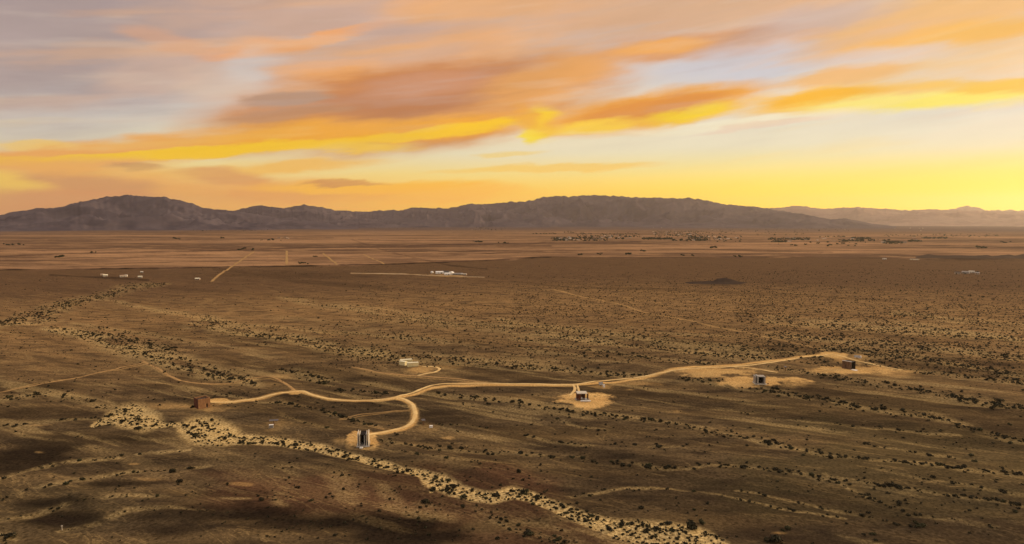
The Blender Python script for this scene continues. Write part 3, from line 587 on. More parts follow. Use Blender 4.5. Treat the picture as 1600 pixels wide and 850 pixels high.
# ------------------------------------------------------------------ mountains
def mountain(name, prof, D, front, back, mat, seed, ncol=420, nfront=70, gull=900., rough=1.0):
    xs = np.array([p[0] for p in prof], float); ys = np.array([p[1] for p in prof], float)
    X = np.linspace(xs[0], xs[-1], ncol); Y = np.interp(X, xs, ys)
    ae = np.array([azel(a, b_) for a, b_ in zip(X, Y)]); A = np.radians(ae[:, 0]); hc = CAMH + D * np.tan(np.radians(ae[:, 1]))
    hc = np.maximum(hc, 0)
    hc = hc + (fbm(X / 7, X * 0 + seed, 5, seed, .6) - .5) * D * .0034 * rough * np.clip(hc / 300, .2, 1)
    u = np.concatenate([np.linspace(-1, 0, nfront), np.linspace(0, 1, 14)[1:]])
    V = []
    for k in u:
        if k <= 0: r = D + k * front; s = (1 + k); 
        else: r = D + k * back; s = 1 - k
        x, y = r * np.sin(A), r * np.cos(A)
        w = (fbm(x / gull * .8, y / gull * .8, 3, seed + 9) - .5)
        rg = ridged(x / gull + w, y / gull * .8 + w, 5, seed + 3)
        prof_ = s ** 1.9 * .8 + s * .2
        bell = 4 * s * (1 - s)
        z = hc * np.clip(prof_ + bell * (rg - .62) * 1.5, 0, .97 if k != 0 else 1) if k != 0 else hc
        z = z - (1 - min(1, s * 8)) * 4 - 1
        V.append(np.stack([x, y, z], 1))
    V = np.array(V).reshape(-1, 3); nu = len(u); ids = np.arange(nu * ncol).reshape(nu, ncol)
    Fq = np.stack([ids[:-1, :-1], ids[:-1, 1:], ids[1:, 1:], ids[1:, :-1]], -1).reshape(-1, 4)[:, ::-1]
    o = arrmesh(name, V, Fq[:, ::-1], mat, smooth=False); tag(o, kind='structure'); return o
mountain('mountains', [(-420,352),(-200,348),(-60,341),(0,336),(20,331),(50,326.5),(90,324.5),(115,317),(150,311),(160,307.5),(185,305.5),(205,305),(220,307),(255,307),(275,312),(300,317),(320,325),(345,327.5),(375,331),(420,338),(470,344),(520,349),(560,353)], 11000, 3000, 3500, M['mountain'], 1, gull=800)
mountain('mountains', [(300,350),(330,336),(350,329.5),(370,328),(390,322.5),(408,320.5),(440,324.5),(470,328),(500,332),(560,340),(620,346),(680,350)], 12300, 2600, 3000, M['mountain'], 14, gull=800)
mountain('mountains', [(400,345),(440,325),(455,323),(475,320),(500,323.5),(530,329),(560,330.5),(600,329),(630,328),(645,324),(660,324),(700,325.5),(735,319),(760,325),(800,335),(860,345)], 14000, 3500, 3500, M['mountain'], 23, gull=900)
mountain('mountains', [(600,346),(680,330),(710,324.5),(738,318),(752,320),(790,315.5),(820,315),(850,307.5),(880,306.5),(890,307.5),(925,304.5),(960,306),(1000,308.5),(1040,309),(1075,310),(1090,310.5),(1120,317),(1150,321),(1180,323),(1200,325.5),(1230,331),(1260,338),(1300,343),(1340,347),(1390,352)], 15500, 4500, 4500, M['mountain'], 35, 520, 90, gull=1000)
mountain('mountains', [(1000,352),(1080,346),(1150,338),(1200,332),(1215,331),(1250,334),(1275,338),(1298,343),(1318,341),(1338,344),(1365,350),(1400,354)], 12500, 2500, 3000, M['mountain'], 44, 260, 60, gull=700)
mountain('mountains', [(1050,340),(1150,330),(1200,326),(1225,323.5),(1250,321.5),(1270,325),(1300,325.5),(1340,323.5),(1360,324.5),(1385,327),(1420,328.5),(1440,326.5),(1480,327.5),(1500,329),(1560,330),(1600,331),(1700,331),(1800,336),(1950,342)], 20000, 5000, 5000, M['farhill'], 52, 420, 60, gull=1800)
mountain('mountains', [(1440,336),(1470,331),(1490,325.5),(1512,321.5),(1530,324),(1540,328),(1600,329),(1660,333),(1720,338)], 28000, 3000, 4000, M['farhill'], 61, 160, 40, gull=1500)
def knoll(pts, mat, depth, seed, py0):
    """a low dark hill rising from the plain: crest profile (x, height m), centre line at photograph row py0"""
    X = np.linspace(pts[0][0], pts[-1][0], 140); H = np.interp(X, [p[0] for p in pts], [p[1] for p in pts])
    C = np.array([gp(a, py0) for a in X]); u = np.linspace(-1, 1, 26); V = []
    nrm = C / np.linalg.norm(C, axis=1)[:, None]
    for k in u:
        q = C + nrm * k * depth; base = hgt(q[:, 0], q[:, 1])
        s = (1 - abs(k)) ** 1.3
        V.append(np.column_stack([q, base - .4 + H * s * (.6 + .6 * ridged(q[:, 0] / 45, q[:, 1] / 45, 4, seed))]))
    V = np.array(V).reshape(-1, 3); ids = np.arange(26 * 140).reshape(26, 140)
    Fq = np.stack([ids[:-1, :-1], ids[:-1, 1:], ids[1:, 1:], ids[1:, :-1]], -1).reshape(-1, 4)
    return tag(arrmesh('hills', V, Fq, mat, smooth=True), kind='structure')
knoll([(1066,0),(1080,1.5),(1096,3),(1108,4.5),(1114,4),(1122,8),(1132,9),(1142,6),(1154,2),(1170,0)], M['lava'], 34, 3, 442)
knoll([(1430,0),(1442,6),(1450,9),(1460,6),(1470,5),(1500,6),(1520,5),(1542,8),(1550,4),(1570,9),(1585,7),(1598,12),(1620,13),(1680,12),(1720,0)], M['lava'], 90, 5, 402)

# ------------------------------------------------------------------ haze
hb = MB(); hb.box((0, 0, 625), (70000, 70000, 1270)); 
hm = bpy.data.materials.new('air'); hm.use_nodes = True; ht = hm.node_tree; ht.nodes.clear()
pv = n(ht, 'ShaderNodeVolumePrincipled', {'Color': (.72, .65, .59, 1), 'Density': 1.9e-5, 'Anisotropy': .6})
ht.links.new(pv.outputs[0], n(ht, 'ShaderNodeOutputMaterial').inputs['Volume'])
hz_o = hb.build('haze', hm); tag(hz_o, kind='stuff')
hz_o['label'] = 'warm thin dusk haze over the desert plain and mountains'; hz_o['category'] = 'haze'

# ------------------------------------------------------------------ pavilions and other built things
def place(px, py):
    x, y, z = gpt(px, py); az_ = math.atan2(x, y); dist_ = math.sqrt(x * x + y * y + CAMH ** 2); return (x, y, z), -az_, dist_ / F
def start(name, px, py, yaw, label, cat, group=None):
    loc, face, mpp = place(px, py)
    e = empty(name, loc, face + R(yaw)); tag(e, label, cat, group); return e, mpp
# 1: rust-coloured walled cube
e, k = start('desert_pavilion', 316, 636, 20, 'rust brown box pavilion with a small dark doorway, left of the main dirt road', 'pavilion')
w, h, dp, tk = 6.2, 5.2, 6.2, .3
b_ = MB(); b_.box((-w/2 + 1.95 + .1, -dp/2 + tk/2, h/2), (3.9 + .2, tk, h)).box((w/2 - .65, -dp/2 + tk/2, h/2), (1.3, tk, h)).box((.95 + .3, -dp/2 + tk/2, (h + 2.3)/2), (1.1, tk, h - 2.3))
b_.build('front_wall', M['rust'], e)
MB().box((-w/2 - .002 + tk/2, tk/2, h/2 - .003), (tk, dp - tk, h), bev=.02).build('side_wall', M['redwood'], e)  # left wall in a darker material, its shade put into the colour
MB().box((w/2 - tk/2 + .002, tk/2, h/2 - .003), (tk, dp - tk, h), bev=.02).build('side_wall', M['rust'], e)
MB().box((0, dp/2 - tk/2 + .003, h/2 + .006), (w - 2*tk, tk, h)).build('back_wall', M['rust'], e)
MB().box((0, 0, .12), (w - 2*tk - .01, dp - 2*tk - .01, .22)).build('floor_slab', M['grey'], e)
MB().box((0, .0, h - .9), (w - 2*tk - .01, dp - 2*tk - .01, .16)).build('roof', M['roofdark'], e)
MB().box((-1.0, 0, h - .75), (.22, dp - 2*tk - .02, .3)).box((1.0, 0, h - .75), (.22, dp - 2*tk - .02, .3)).build('roof_beams', M['wood'], e)
# 2: tall twin-walled portal
e, k = start('desert_pavilion', 568, 694, -4, 'tall pale concrete pavilion with paired walls at the end of the looping track', 'pavilion')
h, dp = 5.6, 6.4
for sx_ in (-1, 1):
    MB().box((sx_ * 2.25, .3, h/2), (.34, dp, h), bev=.03).build('outer_wall', M['concrete'], e)
    MB().box((sx_ * 1.45, -.1, h/2 - .1), (.30, dp - .5, h - .2), bev=.03).build('inner_wall', M['concrete'], e)
MB().box((0, dp/2 - .2, h/2 - .25), (2.58, .3, h - .5)).build('back_wall', M['dark'], e)
MB().box((0, .3, h - .75), (2.58, dp - 1.4, .2)).build('ceiling', M['dark'], e)
MB().box((.55, -1.7, 2.3), (.16, 1.0, 4.4)).build('partition', M['white'], e)  # painted white to stand in for a glimpse of light inside
MB().box((0, -.1, .08), (5.6, dp + 1.6, .2), bev=.03).build('floor_slab', M['grey'], e)
MB().box((-.6, -5.6, .2), (1.5, .9, .42), bev=.05).box((-.6, -5.6, .5), (1.1, .6, .2), bev=.05).build('step_block', M['white'], e)
# 3: open dark red pavilion in the round clearing
e, k = start('desert_pavilion', 910, 624, 8, 'open dark red pavilion with white roof edge and white terrace in the round sandy clearing', 'pavilion')
w, dp, h = 6.4, 4.6, 4.0
MB().box((0, .2, .1), (w + 1.4, dp + .4, .2)).build('floor_slab', M['grey'], e)
MB().box((-.6, dp/2 + .2, h/2 + .1), (w - 1.2, .25, h - .2)).build('back_wall', M['redwood'], e)
MB().box((-w/2, 0, h/2 + .1), (.25, dp, h - .2)).build('side_wall', M['redwood'], e)
MB().box((w/2 - .3, .8, h/2 - .3), (.25, dp - 1.6, h - 1.0)).build('side_wall', M['redwood'], e)
MB().box((-1.9, -dp/2 + .2, h/2 + .1), (1.2, .2, h - .2)).build('screen_wall', M['redwood'], e)
for q in (-1.1, 1.0, 3.0): MB().box((q, -dp/2 + .2, h/2 + .1), (.22, .22, h - .2)).build('post', M['steel'], e)
rf = MB().box((-.5, .1, h + .06), (w - .6, dp + .3, .22), bev=.03).build('roof', M['concrete'], e)
MB().box((-.5, -dp/2 - .12, h + .04), (w - .6, .12, .5)).build('fascia', M['white'], rf)
MB().box((-.9, -.9, .65), (1.5, 1.1, .5), bev=.08).box((-.9, -.5, 1.15), (1.5, .3, .6), bev=.08).build('sofa', M['white'], e)
MB().box((1.6, -1.2, .6), (1.6, 1.1, .45), bev=.08).build('bench', M['white'], e)
MB().box((-1.2, .6, 2.7), (1.3, .12, .8)).build('hanging_panel', M['white'], e)
MB().box((1.2, -4.2, .22), (w - .6, 1.3, .3), bev=.04).build('terrace', M['white'], e)
# 4: grey concrete pavilion
e, k = start('desert_pavilion', 1187, 599, 14, 'grey concrete pavilion with one black opening on pale bare ground', 'pavilion')
h = 5.0
MB().box((-3.0, .4, h/2 - .1), (.45, 5.2, h - .2), bev=.03).build('fin_wall', M['grey'], e)
MB().box((-1.7, .2, h/2), (.9, 5.6, h), bev=.03).build('side_wall', M['grey'], e)
MB().box((2.4, .2, h/2 - .15), (.8, 5.6, h - .3), bev=.03).build('side_wall', M['grey'], e)
MB().box((.37, 2.85, h/2 - .2), (3.24, .25, h - .4)).build('back_wall', M['dark'], e)
MB().box((.37, .2, h - .45), (3.24, 5.0, .3)).build('roof', M['grey'], e)
MB().box((-2.4, 1.2, h - .5), (.72, 3.2, .2)).build('link_beam', M['grey'], e)
MB().box((0, .1, .08), (7.4, 6.6, .2), bev=.03).build('floor_slab', M['concrete'], e)
MB().box((.6, .8, .9), (1.4, 1.0, 1.4), bev=.05).build('plinth', M['dark'], e)
MB().box((4.6, -1.4, .3), (.8, .6, .6), bev=.06).build('stone_block', M['steel'], e)
# 5: dark wood pavilion by the far end of the road
e, k = start('desert_pavilion', 1326, 576, -28, 'dark wooden box pavilion with a black open side near the road end', 'pavilion')
w, dp, h = 6.4, 5.2, 5.4
MB().box((0, -dp/2, h/2), (w, .25, h), bev=.03).build('front_wall', M['wood'], e)
MB().bar((-2.2, -dp/2 - .17, 4.8), (.4, -dp/2 - .17, .4), .5, .08).build('brace', M['dark'], e)
MB().box((-w/2 + .125, 0, h/2 - .01), (.25, dp - .26, h), bev=.02).build('side_wall', M['wood'], e)
MB().box((0, dp/2, h/2), (w, .25, h), bev=.02).build('back_wall', M['dark'], e)
for q in (-dp/2 + .26, dp/2 - .26): MB().box((w/2 - .15, q, h/2), (.3, .25, h - .02)).build('post', M['dark'], e)
MB().box((1.5, 0, h/2), (.2, dp - .3, h - .1)).build('inner_wall', M['dark'], e)
rf = MB().box((0, 0, h - .3), (w - .5, dp - .3, .2)).build('roof', M['roofdark'], e)
MB().box((0, -dp/2 - .02, h + .12), (w + .1, .4, .22), bev=.03).build('roof_edge', M['white'], rf)
MB().box((w/2 + 1.5, -1.6, .14), (3.6, 3.0, .26), bev=.04).box((w/2 + 3.4, -3.6, .1), (3.6, 1.6, .18), bev=.04).build('terrace', M['white'], e)
# cream containers
proto = None
def container(px, py, yaw, L_, label):
    e, k = start('storage_container', px, py, yaw, label, 'container', 'cream storage containers by the small track')
    w_, h_ = 2.7, 2.6
    bd = MB(); bd.box((0, 0, h_/2 + .1), (L_, w_, h_), bev=.04)
    q = -L_/2 + .3
    while q < L_/2 - .2:
        bd.box((q, -w_/2 - .03, h_/2 + .1), (.12, .06, h_ - .3)); bd.box((q, w_/2 + .03, h_/2 + .1), (.12, .06, h_ - .3)); q += .45
    bd.build('body', M['cream'], e)
    MB().box((0, 0, h_ + .16), (L_ + .1, w_ + .1, .12), bev=.03).build('roof', M['creamtop'], e)
    MB().box((-L_/2 - .04, -.62, h_/2 + .1), (.06, 1.2, h_ - .3)).build('door', M['cream'], e)
    MB().box((-L_/2 - .04, .62, h_/2 + .1), (.06, 1.2, h_ - .3)).build('door', M['cream'], e)
    return e
container(634.5, 567.5, 10, 8.4, 'cream container at the back of the three beside the small track')
container(645, 572.5, 7, 7.6, 'cream container nearest the small track, in front of the other two')
container(630, 570.5, -42, 5.4, 'short cream container turned across the left end of the other two')
# solar arrays and their white cabinets
def array(px, py, yaw, label, w_=4.2, tilt=14, hp=2.4, mat='panel'):
    e, k = start('solar_array', px, py, yaw, label, 'solar panel', 'pole mounted solar panels near the pavilions')
    MB().tube((0, 0, -.2), (0, 0, hp), .22).build('pole', M['steel'], e)
    p = MB().box((0, 0, hp + .2), (w_, 1.9, .10), Matrix.Rotation(R(tilt), 3, 'X')).build('panel', M[mat], e)
    fr = MB()
    for s_ in (-1, 1):
        fr.box((s_ * (w_/2 + .04), 0, hp + .2), (.08, 2.0, .16), Matrix.Rotation(R(tilt), 3, 'X'))
    fr.bar((-w_/2, -.1, hp + .08), (w_/2, -.1, hp + .08), .14); fr.build('frame', M['steel'], p)
    return e
def cabinet(px, py, yaw, label, sz=(1.5, 1.0, 1.2), mat='white'):
    e, k = start('equipment_cabinet', px, py, yaw, label, 'cabinet', 'equipment cabinets beside the solar panels')
    MB().box((0, 0, sz[2]/2 + .12), sz, bev=.04).build('body', M['greymetal' if mat == 'grey' else 'white'], e)
    MB().box((0, 0, sz[2] + .17), (sz[0] + .2, sz[1] + .2, .1), bev=.02).build('lid', M['white'], e)
    MB().box((0, 0, .05), (sz[0] + .4, sz[1] + .4, .14)).build('base', M['grey'], e)
    return e
array(428, 664, -8, 'brown solar panel on a single thick pole in the reddish patch beyond the pale wash', 4.2, 8, 2.2)
cabinet(424, 668, -8, 'grey cabinet with a white lid in front of the solar panel beyond the pale wash', (1.9, 1.2, 1.2), 'grey')
array(661.5, 664, 20, 'slim solar panel on a pole right of the looping track', 1.8, 12, 2.4)
cabinet(673.5, 668, 0, 'small bright white cabinet right of the looping track', (1.5, 1.0, .8))
array(939, 603.5, 25, 'grey tilted solar panel just below the road, right of the round clearing', 2.8, 52, 1.5, 'greymetal')
cabinet(943.5, 605, 10, 'white cabinet just below the road, right of the round clearing', (1.1, .9, 1.3))
array(1339, 560.5, 15, 'grey tilted solar panel behind the dark wooden pavilion', 4.0, 46, 1.5, 'greymetal')
cabinet(1343.5, 559.5, 10, 'white cabinet behind the dark wooden pavilion', (1.9, 1.2, 1.4))
array(1227, 580, 10, 'small solar panel on a pole right of the grey concrete pavilion', 1.4, 10, 2.8)
# marker posts
for (x_, y_, h_, lb) in ((1187.5, 527, 6.5, 'tall dark post standing in the scrub above the grey pavilion'), (247, 641, 2.6, 'short dark post at the left of the rust brown pavilion'), (97, 828, 1.6, 'short pale post in the dark lower left ground')):
    e, k = start('marker_post', x_, y_, 0, lb, 'post')
    MB().tube((0, 0, -.3), (0, 0, h_), .16 * h_ / 4 + .05, .05).build('pole', M['steel'] if h_ > 2 else M['concrete'], e)
    MB().box((0, 0, h_ - .25), (.5, .08, .35)).build('marker_plate', M['steel'] if h_ > 2 else M['concrete'], e)

# white ranch on the middle plain
def shed(name, px, py, yaw, L_, w_, h_, rh, mw, mr, label, cat='building', group=None, door=True):
    e, k = start(name, px, py, yaw, label, cat, group)
    MB().box((0, 0, h_/2 - .1), (L_, w_, h_ + .2)).build('wall', M[mw], e)
    bm = bmesh.new(); o_ = .3
    vs_ = [bm.verts.new(v) for v in ((-L_/2 - o_, -w_/2 - o_, h_ + .02), (-L_/2 - o_, w_/2 + o_, h_ + .02), (-L_/2 - o_, 0, h_ + rh), (L_/2 + o_, -w_/2 - o_, h_ + .02), (L_/2 + o_, w_/2 + o_, h_ + .02), (L_/2 + o_, 0, h_ + rh))]
    for f in ((0, 2, 1), (3, 4, 5), (0, 3, 5, 2), (1, 2, 5, 4), (0, 1, 4, 3)): bm.faces.new([vs_[i] for i in f])
    bmesh.ops.recalc_face_normals(bm, faces=bm.faces)
    me = bpy.data.meshes.new('roof'); bm.to_mesh(me); bm.free(); me.materials.append(M[mr]); o = bpy.data.objects.new('roof', me); link(o); o.parent = e
    if door:
        MB().box((L_ * .2, -w_/2 - .03, min(h_ * .4, 1.6)), (min(2.6, L_ * .25), .06, min(h_ * .8, 3.0))).build('door', M['greymetal'], e)
        MB().box((-L_ * .22, -w_/2 - .03, h_ * .55), (1.6, .06, 1.1)).build('window', M['dark'], e)
    return e
G = 'white buildings beside the straight airstrip'
e, k = start('storage_tank', 675, 426.5, 0, 'white domed tank at the left end of the white ranch buildings', 'tank', None)
MB().tube((0, 0, -.2), (0, 0, 2.6), 2.6, seg=20).build('shell', M['white'], e)
bm = bmesh.new(); bmesh.ops.create_uvsphere(bm, u_segments=20, v_segments=10, radius=2.6, matrix=Matrix.Translation((0, 0, 2.55)) @ Matrix.Diagonal((1, 1, .5, 1)))
me = bpy.data.meshes.new('dome'); bm.to_mesh(me); bm.free(); me.materials.append(M['white']); o = bpy.data.objects.new('dome', me); link(o); o.parent = e
shed('hangar', 687, 427.5, 8, 15, 9, 3.0, 1.8, 'white', 'white', 'long white hangar, second from the left beside the airstrip', group=G)
shed('barn', 697, 427, -12, 13, 8, 3.6, 1.4, 'greymetal', 'roofdark', 'dark roofed barn behind the white ranch buildings', group=G)
shed('hangar', 699, 429.6, 4, 11, 8, 2.8, 1.5, 'white', 'white', 'low white hangar in the middle of the ranch, closest to the airstrip', group=G)
shed('ranch_house', 705.5, 429, 60, 8, 7, 4.0, 1.9, 'white', 'white', 'tall white gabled house, brightest of the ranch buildings', 'house', group=G)
shed('barn', 716, 429.4, 2, 17, 8, 2.4, 1.2, 'greymetal', 'greymetal', 'long dull grey barn at the right end of the ranch', group=G)
shed('barn', 725, 429.5, -10, 10, 6, 2.0, 1.0, 'tan', 'concrete', 'small tan barn at the far right end of the ranch', group=G)
# homesteads left
GH = 'small white homesteads at the upper left'
for (x_, y_, L_, lb) in ((160,430.5,7,'white cabin farthest left in the row of homesteads above the dark wash'),(164.5,431.5,9,'bright white house second from the left in the row above the dark wash'),(192,432.5,12,'long low pale building in the middle of the homestead row'),(197,432,5,'small shed at the right end of the long pale homestead'),(219,434,8,'white cabin just above the right tip of the dark wash'),(221.5,426.5,6,'lone cream hut above the row of homesteads'),(308,437.5,8,'white house right of the homesteads, left of the diagonal road'),(311,437.5,4,'little white shed touching the house left of the diagonal road')):
    shed('homestead_house', x_, y_, rnd.uniform(-20, 20), L_ * .8, 5, 2.3, 1.1, rnd.choice(['concrete', 'tan']), rnd.choice(['concrete', 'creamtop', 'tan']), lb, 'house', GH)
# compound at the right
GC = 'compound of low buildings at the right'
for (x_, y_, L_, mw, mr, lb) in ((1496,428,9,'tan','roofdark','dark roofed house at the left of the compound on the right plain'),(1509,427,12,'grey','grey','pale roofed building in the middle of the compound on the right plain'),(1518,426.3,9,'concrete','concrete','palest shed of the compound on the right plain'),(1527,428.6,7,'tan','greymetal','grey roofed hut at the right of the compound on the right plain')):
    shed('homestead_house', x_, y_, rnd.uniform(-15, 15), L_, 6.5, 2.8, 1.4, mw, mr, lb, 'house', GC)
shed('homestead_house', 1382, 405.5, 5, 9, 6, 2.4, 1.2, 'concrete', 'concrete', 'long white shed left of the dark lava ridge', 'building')
shed('homestead_house', 1429, 406, 5, 20, 5, 1.6, .7, 'tan', 'creamtop', 'long low pale shed at the left tip of the dark lava ridge', 'building')

# ------------------------------------------------------------------ trees
def blob_cloud(seed, nl, spread, leaf, flat=.75):
    """leaf-sized faces spread through a lumpy volume, with a few darker inner lumps"""
    r_ = np.random.default_rng(seed); V = []; Fq = []
    lobes = [(r_.uniform(-.45, .45, 2) * spread, r_.uniform(.35, .75), r_.uniform(.3, .55)) for _ in range(5)]
    for i in range(nl):
        c2, hz_, rad = lobes[i % len(lobes)]
        v = r_.normal(size=3); v /= np.linalg.norm(v); rr_ = rad * (r_.uniform(.3, 1) ** .4)
        c = np.array([c2[0], c2[1], hz_ * flat]) + v * rr_ * np.array([1, 1, flat]); c[2] = max(c[2], .03)
        a = r_.normal(size=3); a /= np.linalg.norm(a); b2 = np.cross(a, v); b2 /= np.linalg.norm(b2) + 1e-9; s_ = leaf * r_.uniform(.6, 1.3)
        k = len(V); V += [c - a * s_ - b2 * s_ * .6, c + a * s_ - b2 * s_ * .5, c + a * s_ * .8 + b2 * s_ * .7, c - a * s_ * .7 + b2 * s_ * .6]; Fq.append([k, k+1, k+2, k+3])
    return np.array(V), np.array(Fq)
def mesh_of(name, V, Fq, mat):
    o = arrmesh(name, V, Fq, mat); me = o.data; bpy.data.objects.remove(o); return me
crowns = [mesh_of('crown', *blob_cloud(100 + i, 150, 1.2, .16, .9), M['tree']) for i in range(4)]
for me in crowns:
    pass
tb = MB(); tb.tube((0, 0, -.1), (0, 0, .45), .07, .04, 7).bar((0, 0, .35), (.2, .1, .6), .04).bar((0, 0, .35), (-.2, -.05, .62), .04)
trunk_o = tb.build('trunk', M['bark']); trunk_me = trunk_o.data; bpy.data.objects.remove(trunk_o)
def far_tree(x, y, s_, label, group):
    e = empty('desert_tree', (x, y, hz(x, y)), rnd.uniform(0, 6.28)); e.scale = (s_, s_, s_ * rnd.uniform(.7, 1.1)); tag(e, label, 'tree', group)
    for nm, me in (('crown', rnd.choice(crowns)), ('trunk', trunk_me)):
        o = bpy.data.objects.new(nm, me); link(o); o.parent = e
TR = [ # x0,x1,y0,y1,count,size, where
 (1508,1512,424.5,428.5,2,5,'beside the compound on the right plain'),(1492,1500,426,429,3,5,'beside the compound on the right plain'),(1520,1530,425.5,428.5,3,5,'beside the compound on the right plain'),
 (372,396,389,391,9,12,'in the dark clump left of the diagonal road'),(88,98,400,402.5,4,14,'at the lone farm on the far left plain'),(140,150,394,396,4,10,'in the small clump on the left plain'),(418,428,374.5,376,5,14,'in the clump above the straight roads'),
 (408,440,375,377,4,10,'in the clump above the straight roads'),(462,482,410.5,412.5,8,7,'in the clump between two straight roads'),(490,500,401,402,4,8,'in the clump between two straight roads'),(735,752,377,379,8,14,'in the clump left of the town'),(775,800,379,380.5,6,12,'in the clump left of the town'),
 (977,987,397,399,6,12,'around the farm below the town'),(1002,1012,392,393.5,4,12,'around the farm below the town'),(905,912,398,400,2,9,'around the farm below the town'),(1110,1122,386.5,388,6,14,'in the dark row right of the farm'),
 (1065,1085,398,401.5,6,8,'scattered along the edge of the pale plain'),(920,945,397,399,4,8,'scattered along the edge of the pale plain'),(1140,1160,400,402,5,8,'scattered along the edge of the pale plain'),(5,38,382,384,8,14,'in the long clump at the far left edge'),(268,285,373,375,4,16,'in the far clump below the left mountains'),(345,352,371.5,373,4,14,'in the far clump below the left mountains'),
 (1522,1540,386.5,388.5,8,13,'right of the settlement on the right plain'),(1560,1580,378,381,5,14,'right of the settlement on the right plain'),
]
for (x0, x1, y0, y1, c_, s_, where) in TR:
    for i in range(c_):
        x, y = gp(rnd.uniform(x0, x1), rnd.uniform(y0, y1)); far_tree(x, y, s_ * rnd.uniform(.35, .6), 'small dark green tree ' + where, 'trees ' + where)
# the town under the mountains: houses and trees
hp = shed('town_house', 900, 372, 0, 16, 10, 4, 2, 'tan', 'concrete', 'x', 'house'); hp2 = shed('town_house', 905, 372, 0, 18, 11, 4, 2, 'tan', 'roofdark', 'x', 'house')
TN = [(870,940,371,376,18,'at the left end of the town below the long mountain'),(940,1010,367,373,14,'in the middle of the town below the long mountain'),(1020,1100,362,371,20,'in the upper part of the town below the long mountain'),(1080,1160,370,376,14,'by the dark grove at the right of the town'),(1220,1370,372,378,16,'among the tree rows right of the town'),(1380,1460,371,380,8,'by the small groves on the right plain'),(470,560,355,359,4,'on the slope below the middle mountains'),(240,350,353,357,8,'at the foot of the left mountains'),(990,1150,352,360,10,'on the highest slope above the town'),(1240,1500,352,362,10,'on the hazy slope at the right'),(700,760,358,360,4,'on the ridge of the pale rise left of the town'),(420,470,371,373,3,'beside the thin pale track on the left plain')]
protos = [hp, hp2]; first = [True, True]
for (x0, x1, y0, y1, c_, where) in TN:
    for i in range(c_):
        k = rnd.randrange(2); o = protos[k]
        if not first[k]: o = copy_tree(protos[k])
        first[k] = False
        x, y = gp(rnd.uniform(x0, x1), rnd.uniform(y0, y1)); o.location = (x, y, 0); o.rotation_euler = (0, 0, rnd.uniform(-.6, .6)); s_ = rnd.uniform(.6, 1.1); o.scale = (s_, s_, s_ * .8)
        tag(o, ('tiny pale house ' if k == 0 else 'tiny dark roofed house ') + where, 'house', 'houses ' + where)
GR = [(860,950,371.5,376.5,150),(900,1000,364,371,140),(1020,1100,361,370,170),(1003,1050,372,374.5,170),(1075,1105,370,376,90),(1050,1110,374,377,60),(1200,1265,372,375.5,120),(1205,1230,376.5,379,50),(1310,1352,375,378,70),(1330,1362,371,374,60),(1380,1410,377,381,70),(1418,1440,376,378,40),(1440,1480,371,373,70),(1280,1320,369,371,20),(960,975,372,374,20),(1100,1160,360,378,60),(1180,1260,360,368,30),(740,790,355,360,60),(830,870,364,366,30),(20,100,352,356,60),(0,60,355,358,50),(300,420,356,361,50),(1380,1560,366,370,60),(1100,1330,357,361,60),(560,700,352,357,60),(1355,1390,374,377,20),(1120,1134,370,373,20),(880,900,362,364,20),(1200,1360,378,385,20)]
Vs, Fs, off = [], [], 0
lod = [blob_cloud(300 + i, 26, 1.1, .34, .8) for i in range(6)]
for (x0, x1, y0, y1, c_) in GR:
    for i in range(c_):
        x, y = gp(rnd.uniform(x0, x1), rnd.uniform(y0, y1)); s_ = rnd.uniform(3, 7.5); a = rnd.uniform(0, 6.28)
        V, Fq = lod[rnd.randrange(6)]; c_a, s_a = math.cos(a), math.sin(a)
        Vs.append(np.column_stack([(V[:, 0] * c_a - V[:, 1] * s_a) * s_ + x, (V[:, 0] * s_a + V[:, 1] * c_a) * s_ + y, V[:, 2] * s_])); Fs.append(Fq + off); off += len(V)
o = arrmesh('town_groves', np.vstack(Vs), np.vstack(Fs), M['tree']); tag(o, 'dark green groves spread through the far town below the mountains', 'trees', kind='stuff')

# ------------------------------------------------------------------ desert bushes
pts = []   # px, py, size
def road_near(px, py):
    x = np.array([gp(a, b_) for a, b_ in zip(px, py)])
    return fields(x[:, 0], x[:, 1])
cand = []
for pl, s, dens, bs in WASH:
    for a, b2 in zip(pl[:-1], pl[1:]):
        ar = abs(b2[0] - a[0]) * (a[2] + b2[2]) + abs(b2[1] - a[1]) * 8
        ym = (a[1] + b2[1]) / 2; cell = 22 * ((ym - 345) / 200) ** 1.25 + 4   # px² per bush
        k = rng.poisson(ar * dens / cell * (1.25 if ym < 600 else 1.05))
        for _ in range(k):
            tt = rng.random(); w_ = (a[2] + (b2[2] - a[2]) * tt)
            q = rng.uniform(-1.1, 1.1) if s > .8 else rng.normal() * .62
            cand.append((a[0] + (b2[0] - a[0]) * tt + rng.normal() * 3, a[1] + (b2[1] - a[1]) * tt + q * w_ * 1.0, bs * .86 * rng.lognormal(-.12, .45), 0))
# scrub over the middle plain and sparse bushes elsewhere
def scatter(x0, x1, yf0, yf1, count, sz, clump=.5, seed=1):
    X = rng.uniform(x0, x1, count * 3); u_ = rng.random(count * 3)
    Y = np.interp(X, [x0, x1], [yf0[0], yf0[1]]) * (1 - u_) + np.interp(X, [x0, x1], [yf1[0], yf1[1]]) * u_
    wx = np.array([gp(a, b_) for a, b_ in zip(X, Y)]); fx, fy = flow(wx[:, 0], wx[:, 1])
    d_ = fbm(fx / 160, fy / 26, 4, seed, .6); keep = rng.random(len(X)) < (1 - clump) * .9 + clump * sst(d_, .42, .66)
    for a, b_ in list(zip(X[keep], Y[keep]))[:count]: cand.append((a, b_, sz * rng.lognormal(-.15, .42), 1))
scatter(560, 1150, (440, 440), (500, 530), 5200, .72, .2, 31)
scatter(1150, 1600, (420, 420), (500, 500), 8000, .76, .2, 32)
